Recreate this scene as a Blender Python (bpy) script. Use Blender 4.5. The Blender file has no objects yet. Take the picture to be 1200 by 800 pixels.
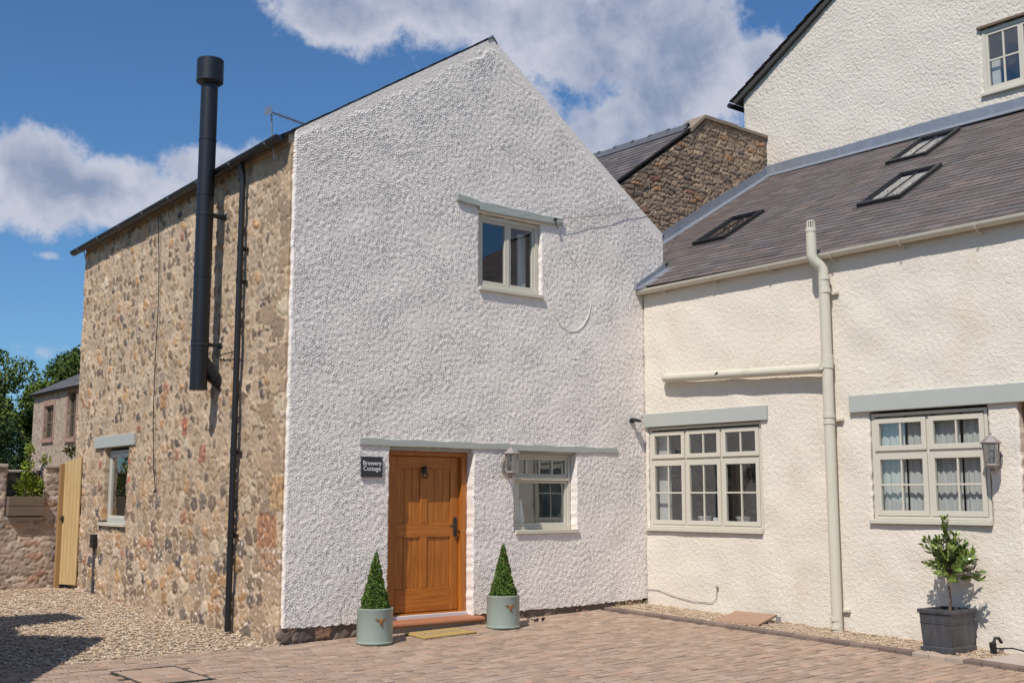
import bpy, math, random
import numpy as np
from mathutils import Vector, Matrix
R = math.radians
rng = np.random.default_rng(7); random.seed(7)
SC = bpy.context.scene
COL = SC.collection

# ------------------------------------------------------------------ camera
cam_d = bpy.data.cameras.new('camera'); cam = bpy.data.objects.new('camera', cam_d); COL.objects.link(cam)
SC.camera = cam
cam_d.sensor_width = 36; cam_d.lens = 1362.88 / 1200 * 36
cam_d.clip_start = 0.1; cam_d.clip_end = 2000
cam_d.shift_x = 0
_p, _r, _y = R(7.68662878), R(0.09220181), R(39.67564561)
_F = Vector((math.sin(_y)*math.cos(_p), math.cos(_y)*math.cos(_p), math.sin(_p)))
_R0 = Vector((math.cos(_y), -math.sin(_y), 0)); _U0 = _R0.cross(_F)
_R = _R0*math.cos(_r) + _U0*math.sin(_r); _U = -_R0*math.sin(_r) + _U0*math.cos(_r)
cam.matrix_world = Matrix(((_R.x, _U.x, -_F.x, -6.677), (_R.y, _U.y, -_F.y, -12.151), (_R.z, _U.z, -_F.z, 1.483), (0, 0, 0, 1)))

# ------------------------------------------------------------------ light
SUN = Vector((1, .46, -1.44)).normalized()
sd = bpy.data.lights.new('sun', 'SUN'); sun = bpy.data.objects.new('sun', sd); COL.objects.link(sun)
sd.energy = 4.2; sd.angle = R(.5); sd.color = (1, .945, .87)
sun.rotation_euler = SUN.to_track_quat('-Z', 'Y').to_euler(); sun.location = (-20, -10, 30)
W = bpy.data.worlds.new('World'); SC.world = W; W.use_nodes = True
SC.view_settings.view_transform = 'Standard'; SC.view_settings.look = 'None'
SC.view_settings.exposure = 0.12; SC.view_settings.gamma = 1
nt = W.node_tree; nt.nodes.clear()
class NT:
    def __init__(s, tree): s.t = tree; s.n = tree.nodes; s.l = tree.links
    def node(s, typ, **kw):
        n = s.n.new(typ)
        for k, v in kw.items():
            if k.startswith('i_'): n.inputs[k[2:].replace('_', ' ')].default_value = v
            else: setattr(n, k, v)
        return n
    def set(s, sock, v):
        if isinstance(v, bpy.types.NodeSocket): s.l.new(v, sock)
        else: sock.default_value = v
    def math(s, op, a, b=0.0, c=None, clamp=False):
        n = s.n.new('ShaderNodeMath'); n.operation = op; n.use_clamp = clamp
        s.set(n.inputs[0], a); s.set(n.inputs[1], b)
        if c is not None: s.set(n.inputs[2], c)
        return n.outputs[0]
    def mix(s, f, a, b, mode='MIX'):
        n = s.n.new('ShaderNodeMix'); n.data_type = 'RGBA'; n.blend_type = mode
        s.set(n.inputs[0], f); s.set(n.inputs[6], a); s.set(n.inputs[7], b)
        return n.outputs[2]
    def ramp(s, f, stops, interp='LINEAR'):
        n = s.n.new('ShaderNodeValToRGB'); s.l.new(f, n.inputs[0]); e = n.color_ramp.elements
        n.color_ramp.interpolation = interp
        while len(e) < len(stops): e.new(.5)
        for el, (p, c) in zip(e, stops): el.position = p; el.color = (*c, 1) if len(c) == 3 else c
        return n.outputs[0]
    def noise(s, vec, scale, detail=3, rough=.55, out=0, dist=0.0):
        n = s.n.new('ShaderNodeTexNoise'); n.inputs['Scale'].default_value = scale; n.inputs['Detail'].default_value = detail
        n.inputs['Roughness'].default_value = rough; n.inputs['Distortion'].default_value = dist
        if vec is not None: s.l.new(vec, n.inputs['Vector'])
        return n.outputs[out]
w = NT(nt)
tc = w.node('ShaderNodeTexCoord'); gen = tc.outputs['Generated']
sep = w.node('ShaderNodeSeparateXYZ'); w.l.new(gen, sep.inputs[0])
sky = w.node('ShaderNodeTexSky'); sky.sky_type = 'NISHITA'; sky.sun_disc = False
sky.sun_elevation = math.asin(-SUN.z); sky.sun_rotation = math.atan2(-SUN.x, -SUN.y) % (2*math.pi)
sky.altitude = 150; sky.air_density = 1.0; sky.dust_density = .6; sky.ozone_density = 3.0
az = w.math('MULTIPLY', w.math('ARCTAN2', sep.outputs[0], sep.outputs[1]), 180/math.pi)
el = w.math('MULTIPLY', w.math('ARCSINE', sep.outputs[2]), 180/math.pi)
# cumulus banks: azimuth, elevation, half width, half height (degrees), strength
BLOBS = [(17.0, 14.4, 2.6, 2.3, 1.0), (20.6, 14.2, 3.0, 1.7, 1.0), (24.5, 14.4, 3.6, 1.5, .95), (14.0, 13.2, 3.0, 1.8, .9), (28.0, 15.4, 3.2, 1.8, 1.0), (24.5, 15.6, 2.4, 1.4, 1.0),
         (31.6, 23.4, 4.0, 1.9, 1.05), (36.5, 24.2, 5.0, 2.6, 1.1), (42.5, 22.6, 6.0, 3.2, 1.1), (48.0, 20.8, 3.8, 3.6, 1.05), (45.0, 17.6, 3.4, 2.4, .95), (52.3, 20.6, 2.2, 1.5, .8), (39.0, 19.5, 5, 2.5, .8),
         (50.5, 23.6, 1.6, .8, .5), (17.3, 6.6, 2.4, .7, .55), (17.4, 11.0, 1.0, .3, .42), (60, 16, 6, 3, .9), (5, 20, 8, 4, .9), (80, 25, 12, 6, 1), (-20, 18, 10, 5, 1),
         (120, 22, 14, 6, 1), (160, 16, 12, 5, 1), (-60, 25, 14, 6, 1), (-110, 20, 16, 5, .9), (-150, 24, 12, 6, 1), (200, 45, 20, 8, .9)]
acc = None
for a0, e0, ha, he, st in BLOBS:
    da = w.math('DIVIDE', w.math('SUBTRACT', az, a0), ha); de = w.math('DIVIDE', w.math('SUBTRACT', el, e0), he)
    q = w.math('ADD', w.math('MULTIPLY', da, da), w.math('MULTIPLY', de, de))
    g_ = w.math('MULTIPLY', w.math('EXPONENT', w.math('MULTIPLY', q, -.75)), st)
    acc = g_ if acc is None else w.math('MAXIMUM', acc, g_)
n1 = w.noise(gen, 9, 8, .62); n2 = w.noise(gen, 40, 10, .68); n3 = w.noise(gen, 14, 5, .55, dist=.3)
dens = w.math('ADD', acc, w.math('MULTIPLY', w.math('SUBTRACT', n1, .5), 1.35))
dens = w.math('ADD', dens, w.math('MULTIPLY', w.math('SUBTRACT', n2, .5), .75))
mask = w.n.new('ShaderNodeMapRange'); mask.interpolation_type = 'SMOOTHSTEP'
w.l.new(dens, mask.inputs[0]); mask.inputs[1].default_value = .38; mask.inputs[2].default_value = .70; mask.inputs[4].default_value = .94
thick = w.n.new('ShaderNodeMapRange'); w.l.new(w.math('ADD', dens, w.math('MULTIPLY', w.math('SUBTRACT', n3, .5), 2.4)), thick.inputs[0])
thick.inputs[1].default_value = .6; thick.inputs[2].default_value = 1.35
ccol = w.mix(thick.outputs[0], (5.3, 5.5, 6.4, 1), (2.35, 2.9, 4.2, 1))
skyc = w.mix(1.0, sky.outputs[0], (.53, .80, 1.02, 1), 'MULTIPLY')
bgc = w.mix(mask.outputs[0], skyc, ccol)
bg = w.node('ShaderNodeBackground'); w.l.new(bgc, bg.inputs[0]); bg.inputs[1].default_value = .10
wo = w.node('ShaderNodeOutputWorld'); w.l.new(bg.outputs[0], wo.inputs[0])
SC.cycles.max_bounces = 6; SC.cycles.diffuse_bounces = 4; SC.cycles.glossy_bounces = 3; SC.cycles.transparent_max_bounces = 8
SC.cycles.caustics_reflective = False; SC.cycles.caustics_refractive = False

# ------------------------------------------------------------------ materials
def mat(name, col=(.5, .5, .5), rough=.7, metal=0.0, var=0.0, vscale=6, bump=0.0, bscale=40, bdist=.01, attr=None, col2=None, spec=.5, stretch=None, detail=4, dirt=None):
    m = bpy.data.materials.new(name); m.use_nodes = True; t = NT(m.node_tree)
    b = m.node_tree.nodes['Principled BSDF']; b.inputs['Roughness'].default_value = rough; b.inputs['Metallic'].default_value = metal
    b.inputs['Specular IOR Level'].default_value = spec
    tcn = t.node('ShaderNodeTexCoord'); vec = tcn.outputs['Object']
    if stretch:
        mp = t.node('ShaderNodeMapping'); mp.inputs['Scale'].default_value = stretch; t.l.new(vec, mp.inputs[0]); vec = mp.outputs[0]
    c = None
    if attr:
        a = t.node('ShaderNodeAttribute'); a.attribute_name = attr; c = a.outputs['Color']
    if var or col2 or c is None:
        nz = t.noise(vec, vscale, detail, .6)
        base = c if c is not None else (*col, 1)
        if col2:
            f = t.math('MULTIPLY_ADD', nz, 2.4, -.7, clamp=True)
            c = t.mix(f, base, (*col2, 1))
        elif var:
            f = t.math('MULTIPLY_ADD', nz, 2*var, 1-var)
            cc = t.node('ShaderNodeCombineColor')
            for i in range(3): t.l.new(f, cc.inputs[i])
            c = t.mix(1.0, base, cc.outputs[0], 'MULTIPLY')
        else: c = None
    if dirt:      # (colour, scale, threshold)
        nd = t.noise(tcn.outputs['Object'], dirt[1], 6, .65)
        f = t.n.new('ShaderNodeMapRange'); t.l.new(nd, f.inputs[0]); f.inputs[1].default_value = dirt[2]; f.inputs[2].default_value = dirt[2]+.18; f.inputs[4].default_value = dirt[3]
        c = t.mix(f.outputs[0], c if c is not None else (*col, 1), (*dirt[0], 1))
    if c is not None: t.l.new(c, b.inputs['Base Color'])
    else: b.inputs['Base Color'].default_value = (*col, 1)
    if bump:
        bn = t.noise(vec, bscale, 5, .6); bp = t.node('ShaderNodeBump'); bp.inputs['Strength'].default_value = bump; bp.inputs['Distance'].default_value = bdist
        t.l.new(bn, bp.inputs['Height']); t.l.new(bp.outputs[0], b.inputs['Normal'])
    return m
M = {}
M['render_white'] = mat('render_white', (.83, .758, .698), .85, var=.05, vscale=1.6, bump=.8, bscale=38, bdist=.010, dirt=((.56, .52, .47), 1.1, .60, .25))
M['render_cream'] = mat('render_cream', (.735, .665, .57), .85, var=.05, vscale=1.5, bump=1.0, bscale=48, bdist=.013, dirt=((.60, .48, .34), 1.3, .55, .42))
M['render_tall'] = mat('render_tall', (.70, .63, .55), .85, var=.05, vscale=1.2, bump=1.0, bscale=22, bdist=.03, dirt=((.6, .50, .38), .7, .56, .35))
M['smooth_render'] = mat('smooth_render', (.74, .74, .75), .8, var=.10, vscale=9, bump=.4, bscale=30, bdist=.006)
M['stone'] = mat('stone', attr='Col', rough=.9, var=.28, vscale=28, bump=.7, bscale=75, bdist=.008)
M['trim_cream'] = mat('trim_cream', (.575, .535, .445), .45, var=.05, vscale=8)
M['trim_grey'] = mat('trim_grey', (.405, .42, .385), .5, var=.07, vscale=7, bump=.15, bscale=60, bdist=.002)
M['trim_timber'] = mat('trim_timber', (.37, .395, .365), .6, var=.15, vscale=9, bump=.7, bscale=22, bdist=.012, stretch=(.3, 1, 1))
M['pvc_cream'] = mat('pvc_cream', (.59, .55, .45), .4, var=.06, vscale=5, dirt=((.3, .28, .2), 3, .6, .3))
M['black_metal'] = mat('black_metal', (.018, .020, .024), .38, var=.15, vscale=9)
M['flue_metal'] = mat('flue_metal', (.013, .015, .020), .42, metal=.1, var=.12, vscale=5)
M['black_plastic'] = mat('black_plastic', (.012, .012, .014), .45, var=.12, vscale=11)
M['galvanised'] = mat('galvanised', (.42, .43, .44), .35, metal=.8)
M['lead'] = mat('lead', (.24, .26, .30), .42, metal=.25, var=.25, vscale=7, bump=.3, bscale=18, bdist=.01, dirt=((.5, .52, .55), 5, .6, .5))
M['slate'] = mat('slate', attr='Col', rough=.75, spec=.3, var=.25, vscale=16, bump=.4, bscale=60, bdist=.003, dirt=((.25, .22, .19), 4, .68, .5))
M['oak'] = mat('oak', (.53, .185, .026), .42, col2=(.30, .088, .012), vscale=5, stretch=(6, 6, .5), bump=.2, bscale=14, bdist=.002, detail=6)
M['oak_rail'] = mat('oak_rail', (.53, .185, .026), .42, col2=(.32, .095, .013), vscale=5, stretch=(.6, 6, 7), bump=.2, bscale=14, bdist=.002, detail=6)
M['pale_wood'] = mat('pale_wood', (.58, .41, .20), .6, col2=(.42, .28, .12), vscale=5, stretch=(6, 6, .4), detail=5)
M['grey_wood'] = mat('grey_wood', (.20, .145, .10), .8, col2=(.13, .095, .07), vscale=5, stretch=(.5, .5, 8), bump=.4, bscale=20, bdist=.004)
M['brown_board'] = mat('brown_board', (.34, .215, .145), .7, var=.2, vscale=14, bump=.2, bscale=50, bdist=.002)
M['threshold'] = mat('threshold', (.62, .60, .60), .6, var=.1)
M['red_tile'] = mat('red_tile', (.36, .145, .07), .6, var=.25, vscale=14, bump=.3, bscale=40, bdist=.003)
M['pot'] = mat('pot', (.30, .36, .315), .38, var=.05, vscale=6)
M['pot_rim'] = mat('pot_rim', (.40, .48, .43), .3)
M['bronze'] = mat('bronze', (.35, .16, .055), .45, metal=.5, var=.2, vscale=40)
M['soil'] = mat('soil', (.045, .03, .02), .95, var=.4, vscale=30, bump=.8, bscale=60, bdist=.02)
M['zinc_dark'] = mat('zinc_dark', (.060, .062, .070), .42, metal=.35, col2=(.11, .112, .12), vscale=5, stretch=(3, 3, .6), bump=.15, bscale=30, bdist=.003)
M['mat_coir'] = mat('mat_coir', (.40, .27, .09), .95, var=.25, vscale=60, bump=.8, bscale=220, bdist=.006)
M['mat_ink'] = mat('mat_ink', (.27, .23, .19), .95, var=.3, vscale=40)
M['slate_sign'] = mat('slate_sign', (.028, .031, .036), .5, var=.2, vscale=25, bump=.2, bscale=70, bdist=.002)
M['sign_white'] = mat('sign_white', (.78, .78, .78), .6)
M['lantern'] = mat('lantern', (.30, .265, .25), .5, metal=.3, var=.12, vscale=20)
M['curtain'] = mat('curtain', (.56, .55, .52), .9, var=.08, vscale=9)
M['interior'] = mat('interior', (.30, .29, .28), .9)
M['interior_dark'] = mat('interior_dark', (.055, .055, .055), .9)
M['china'] = mat('china', (.75, .74, .7), .3)
M['leaf_dark'] = mat('leaf_dark', attr='Col', rough=.65, var=.2, vscale=20, spec=.12)
M['bark'] = mat('bark', (.14, .10, .07), .9, var=.3, vscale=12, bump=.8, bscale=20, bdist=.02)
M['pebble'] = mat('pebble', attr='Col', rough=.85)
M['gravel'] = mat('gravel', (.40, .31, .22), .9, col2=(.26, .20, .15), vscale=30, bump=1, bscale=45, bdist=.02, detail=3)
M['paver'] = mat('paver', attr='Col', rough=.85, var=.16, vscale=22, bump=.6, bscale=90, bdist=.004)
M['joint'] = mat('joint', (.09, .066, .048), .95, var=.3, vscale=20, bump=.6, bscale=90, bdist=.005)
M['concrete'] = mat('concrete', (.42, .36, .31), .85, var=.12, vscale=8, bump=.4, bscale=60, bdist=.003)
M['iron'] = mat('iron', (.05, .045, .04), .6)
M['white_plastic'] = mat('white_plastic', (.7, .7, .68), .4)
M['mortar'] = mat('mortar', (.50, .385, .28), .9, var=.2, vscale=12, bump=.8, bscale=24, bdist=.02)
M['far_stone'] = mat('far_stone', (.47, .37, .28), .9, col2=(.27, .20, .15), vscale=4.5, bump=1, bscale=7, bdist=.06, detail=7)
M['far_brick'] = mat('far_brick', (.33, .205, .155), .9, var=.3, vscale=10)
M['grass'] = mat('grass', (.07, .11, .03), .9, col2=(.05, .075, .022), vscale=2)
def glass(name, refl=.22, tint=(.80, .86, .86), rough=0.0, wav=.02):
    m = bpy.data.materials.new(name); m.use_nodes = True; t = NT(m.node_tree); t.n.clear()
    tr = t.node('ShaderNodeBsdfTransparent'); tr.inputs[0].default_value = (*tint, 1)
    gl = t.node('ShaderNodeBsdfGlossy'); gl.inputs['Roughness'].default_value = rough; gl.inputs['Color'].default_value = (.95, .97, 1, 1)
    lw = t.node('ShaderNodeLayerWeight'); lw.inputs[0].default_value = .5
    f = t.math('MULTIPLY_ADD', t.math('POWER', lw.outputs['Facing'], 3.5), .75, refl, clamp=True)
    tcn = t.node('ShaderNodeTexCoord'); bn = t.noise(tcn.outputs['Object'], 2.2, 1, .4); bp = t.node('ShaderNodeBump'); bp.inputs['Strength'].default_value = wav; bp.inputs['Distance'].default_value = .1
    t.l.new(bn, bp.inputs['Height']); t.l.new(bp.outputs[0], gl.inputs['Normal'])
    mx = t.node('ShaderNodeMixShader'); t.l.new(f, mx.inputs[0]); t.l.new(tr.outputs[0], mx.inputs[1]); t.l.new(gl.outputs[0], mx.inputs[2])
    o = t.node('ShaderNodeOutputMaterial'); t.l.new(mx.outputs[0], o.inputs[0]); return m
M['glass'] = glass('glass', .17, (.93, .96, .96))
M['glass_roof'] = glass('glass_roof', .30, (.55, .55, .52))
M['lantern_glass'] = glass('lantern_glass', .25, (.55, .52, .50), .25)

# ------------------------------------------------------------------ object helpers
def tag(o, label=None, cat=None, group=None, kind=None):
    for k, v in (('label', label), ('category', cat), ('group', group), ('kind', kind)):
        if v: o[k] = v
    return o
def empty(name, loc, label, cat, group=None, rz=0.0):
    o = bpy.data.objects.new(name, None); COL.objects.link(o); o.location = loc; o.rotation_euler = (0, 0, rz); o.empty_display_size = .2
    return tag(o, label, cat, group)
def root_loc(p):
    l = Vector((0, 0, 0))
    while p is not None: l = l + Vector(p.location); p = p.parent
    return l
def link_mesh(name, me, m, parent=None, loc=None):
    o = bpy.data.objects.new(name, me)
    if m is not None: me.materials.append(m)
    COL.objects.link(o)
    if parent is not None: o.parent = parent
    elif loc is not None: o.location = loc
    return o
def np_mesh(name, V, Fq, m, parent=None, loc=None, col=None, smooth=False):
    V = np.asarray(V, dtype=np.float64); Fq = np.asarray(Fq, dtype=np.int32)
    off = root_loc(parent) if parent is not None else (Vector(loc) if loc is not None else Vector((0, 0, 0)))
    V = V - np.array(off)
    me = bpy.data.meshes.new(name); k = Fq.shape[1]
    me.vertices.add(len(V)); me.vertices.foreach_set('co', V.astype(np.float32).ravel())
    me.loops.add(Fq.size); me.loops.foreach_set('vertex_index', Fq.ravel())
    me.polygons.add(len(Fq)); me.polygons.foreach_set('loop_start', np.arange(0, Fq.size, k, dtype=np.int32))
    me.polygons.foreach_set('loop_total', np.full(len(Fq), k, dtype=np.int32))
    me.polygons.foreach_set('use_smooth', np.full(len(Fq), smooth, dtype=bool))
    me.update(calc_edges=True); me.validate()
    if col is not None:
        a = me.color_attributes.new('Col', 'FLOAT_COLOR', 'POINT'); c = np.ones((len(V), 4), np.float32); c[:, :3] = col
        a.data.foreach_set('color', c.ravel())
    return link_mesh(name, me, m, parent, loc)
class Fr:      # a wall's own frame: u along it, z up, w outwards
    def __init__(s, O, U, N): s.O = Vector(O); s.U = Vector(U).normalized(); s.N = Vector(N).normalized(); s.Z = Vector((0, 0, 1))
    def p(s, u, v, w=0.0): return s.O + s.U*u + s.Z*v + s.N*w
WORLD = Fr((0, 0, 0), (1, 0, 0), (0, 1, 0)); WORLD.N = Vector((0, 1, 0))
class MB:
    def __init__(s): s.v = []; s.f = []; s.c = []
    def add(s, vs, fs, c=None):
        n = len(s.v); s.v += [Vector(a) for a in vs]; s.f += [tuple(n+i for i in f) for f in fs]; s.c += [c or (.5, .5, .5)]*len(vs); return s
    def hexa(s, P, c=None):   # 8 points: bottom 4, top 4
        return s.add(P, [(0, 3, 2, 1), (4, 5, 6, 7), (0, 1, 5, 4), (1, 2, 6, 5), (2, 3, 7, 6), (3, 0, 4, 7)], c)
    def box(s, fr, u0, u1, v0, v1, w0, w1, c=None):
        return s.hexa([fr.p(u0, v0, w0), fr.p(u1, v0, w0), fr.p(u1, v0, w1), fr.p(u0, v0, w1), fr.p(u0, v1, w0), fr.p(u1, v1, w0), fr.p(u1, v1, w1), fr.p(u0, v1, w1)], c)
    def prism(s, pts, d):     # polygon extruded along vector d
        pts = [Vector(p) for p in pts]; n = len(pts); d = Vector(d)
        return s.add(pts+[p+d for p in pts], [tuple(range(n-1, -1, -1)), tuple(range(n, 2*n))]+[(i, (i+1) % n, n+(i+1) % n, n+i) for i in range(n)])
    def tube(s, pts, r, n=12, cap=True):
        pts = [Vector(p) for p in pts]; rs = r if isinstance(r, (list, tuple)) else [r]*len(pts); rings = []; a = None
        for i, p in enumerate(pts):
            t = (pts[min(i+1, len(pts)-1)]-pts[max(i-1, 0)]).normalized()
            if a is None: a = t.orthogonal().normalized()
            a = (a-t*a.dot(t)).normalized(); b = t.cross(a)
            rings.append([p+(a*math.cos(2*math.pi*k/n)+b*math.sin(2*math.pi*k/n))*rs[i] for k in range(n)])
        vs = [q for rg in rings for q in rg]; fs = []
        for i in range(len(rings)-1):
            for k in range(n): fs.append((i*n+k, i*n+(k+1) % n, (i+1)*n+(k+1) % n, (i+1)*n+k))
        if cap: fs += [tuple(range(n-1, -1, -1)), tuple((len(rings)-1)*n+k for k in range(n))]
        return s.add(vs, fs)
    def lathe(s, c, prof, n=28):   # (r, z) rings round a vertical axis
        c = Vector(c); vs = []; fs = []
        for r, z in prof: vs += [c+Vector((r*math.cos(2*math.pi*k/n), r*math.sin(2*math.pi*k/n), z)) for k in range(n)]
        for i in range(len(prof)-1):
            for k in range(n): fs.append((i*n+k, i*n+(k+1) % n, (i+1)*n+(k+1) % n, (i+1)*n+k))
        fs += [tuple(range(n-1, -1, -1)), tuple((len(prof)-1)*n+k for k in range(n))]
        return s.add(vs, fs)
    def build(s, name, m, parent=None, loc=None, bevel=0.0, smooth=False, label=None, colattr=False):
        off = root_loc(parent) if parent is not None else (Vector(loc) if loc is not None else Vector((0, 0, 0)))
        me = bpy.data.meshes.new(name); me.from_pydata([p-off for p in s.v], [], s.f); me.update()
        if smooth:
            me.polygons.foreach_set('use_smooth', [True]*len(me.polygons))
            me.set_sharp_from_angle(angle=R(38)) if hasattr(me, 'set_sharp_from_angle') else None
        if colattr:
            a = me.color_attributes.new('Col', 'FLOAT_COLOR', 'POINT')
            a.data.foreach_set('color', [x for c in s.c for x in (*c, 1)])
        o = link_mesh(name, me, m, parent, loc)
        if bevel:
            b = o.modifiers.new('edge', 'BEVEL'); b.width = bevel; b.segments = 2; b.limit_method = 'ANGLE'; b.angle_limit = R(40)
        if label: o['label'] = label
        return o
def copy_thing(o, parent=None):
    c = o.copy(); COL.objects.link(c); c.parent = parent
    for ch in list(o.children): copy_thing(ch, c)
    return c

# ------------------------------------------------------------------ height fields (numpy)
def band_tex(lmin, lmax, n=768, period=6.0, seed=0, aniso=1.0):
    r = np.random.default_rng(seed); f = np.fft.fft2(r.standard_normal((n, n)))
    k = np.fft.fftfreq(n, period/n); kx, ky = np.meshgrid(k, k, indexing='ij'); kk = np.sqrt((kx*aniso)**2+ky**2)
    band = np.exp(-((np.log(np.maximum(kk, 1e-6))-np.log(1/math.sqrt(lmin*lmax)))/(.5*math.log(lmax/lmin)+1e-6))**2)
    t = np.real(np.fft.ifft2(f*band)); return t/t.std(), period, n
def samp(tex, u, v):
    t, per, n = tex; x = (u/per*n) % n; y = (v/per*n) % n
    x0 = np.floor(x).astype(int) % n; y0 = np.floor(y).astype(int) % n; fx = x-np.floor(x); fy = y-np.floor(y); x1 = (x0+1) % n; y1 = (y0+1) % n
    return (t[x0, y0]*(1-fx)*(1-fy)+t[x1, y0]*fx*(1-fy)+t[x0, y1]*(1-fx)*fy+t[x1, y1]*fx*fy)
T_fine = band_tex(.021, .042, 1024, 4.0, 1); T_mid = band_tex(.06, .16, 768, 7.3, 2); T_big = band_tex(.5, 1.6, 512, 17.0, 3); T_warp = band_tex(.10, .35, 768, 9.1, 4)
def roughcast(amp=.0035, mid=.002, big=.006):
    def h(u, v):
        f = samp(T_fine, u, v)
        f = np.where(f > 0, np.abs(f)**1.45*1.1, f*.55)*np.clip(1+.13*samp(T_big, u+3, v+5), .7, 1.3)
        return f*amp + samp(T_mid, u, v)*mid + samp(T_big, u, v)*big, None
    return h
def hsh(i, j, k): 
    x = np.sin(i*127.1+j*311.7+k*74.7)*43758.5453; return x-np.floor(x)
def voronoi(u, v, cw, ch, jit=.75, warp=.35, seed=0):
    wu = samp(T_warp, u, v)*min(cw, .15)*warp*.35; wv = samp(T_warp, v+3.3, u+1.7)*ch*warp*.35
    y = (v+wv)/ch; row = np.floor(y)
    b1 = np.full(u.shape, 9.0); b2 = b1.copy(); idr = np.zeros(u.shape); idi = np.zeros(u.shape)
    for dj in (-1, 0, 1):
        rj = row+dj; x = (u+wu)/cw+.5*(np.mod(rj, 2))+hsh(rj, rj, seed+5)*.6; ci = np.floor(x)
        for di in (-1, 0, 1):
            cx = ci+di; px = cx+.5+(hsh(cx, rj, seed)-.5)*jit; py = rj+.5+(hsh(cx, rj, seed+1)-.5)*jit*.7
            d = np.sqrt(((x-px))**2+((y-py))**2)
            m = d < b1
            b2 = np.where(m, b1, np.minimum(b2, d)); idi = np.where(m, cx, idi); idr = np.where(m, rj, idr); b1 = np.where(m, d, b1)
    return b1, b2, idi, idr
def pick(r, table):
    cols = np.array([c for _, c in table]); cum = np.cumsum([p for p, _ in table]); cum = cum/cum[-1]
    return cols[np.searchsorted(cum, r, side='left').clip(0, len(cols)-1)]
STONES = [(.26, (.32, .215, .13)), (.18, (.41, .28, .165)), (.20, (.22, .15, .10)), (.11, (.17, .13, .10)), (.07, (.11, .09, .08)), (.09, (.42, .245, .12)), (.06, (.46, .36, .25)), (.03, (.33, .16, .10)), (.02, (.52, .42, .32))]
MORT = np.array((.495, .368, .252))
def rubble(cw, ch, prot=.022, sunk=.35, mort=MORT, table=STONES, seed=0, thr=.16, special=None, soft=.22, jit=.75):
    def h(u, v):
        b1, b2, ci, cj = voronoi(u, v, cw, ch, jit=jit, seed=seed)
        r1 = hsh(ci, cj, seed+2); r2 = hsh(ci, cj, seed+3); r3 = hsh(ci, cj, seed+4)
        size = .34+.28*r3
        e = np.minimum((b2-b1-thr)/soft, (size-b1)/.16+.2) if sunk > .2 else (b2-b1-thr)/soft
        e = e + samp(T_mid, u*1.3, v)*.12
        k = np.clip(e, 0, 1); k = k*k*(3-2*k)
        vis = np.where(r2 < sunk, .18, .55+.45*r1)
        col = pick(r1, table)*(.8+.4*r3)[..., None]
        m_ = np.asarray(mort)*(1+samp(T_big, u, v)*.08+samp(T_mid, u, v)*.05)[..., None]
        kc = (k*np.where(r2 < sunk, .45, 1.0))[..., None]
        c = m_*(1-kc)+col*kc
        hh = prot*k*vis + samp(T_mid, u, v)*.0022 + samp(T_fine, u, v)*.0012 + samp(T_big, u, v)*.0045
        if special: hh, c = special(u, v, hh, c)
        return hh, c
    return h
def axis(breaks, res):
    out = [breaks[0]]
    for a, b in zip(breaks[:-1], breaks[1:]):
        n = max(1, int(round((b-a)/res))); out += [a+(b-a)*(i+1)/n for i in range(n)]
    return np.array(out)
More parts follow.
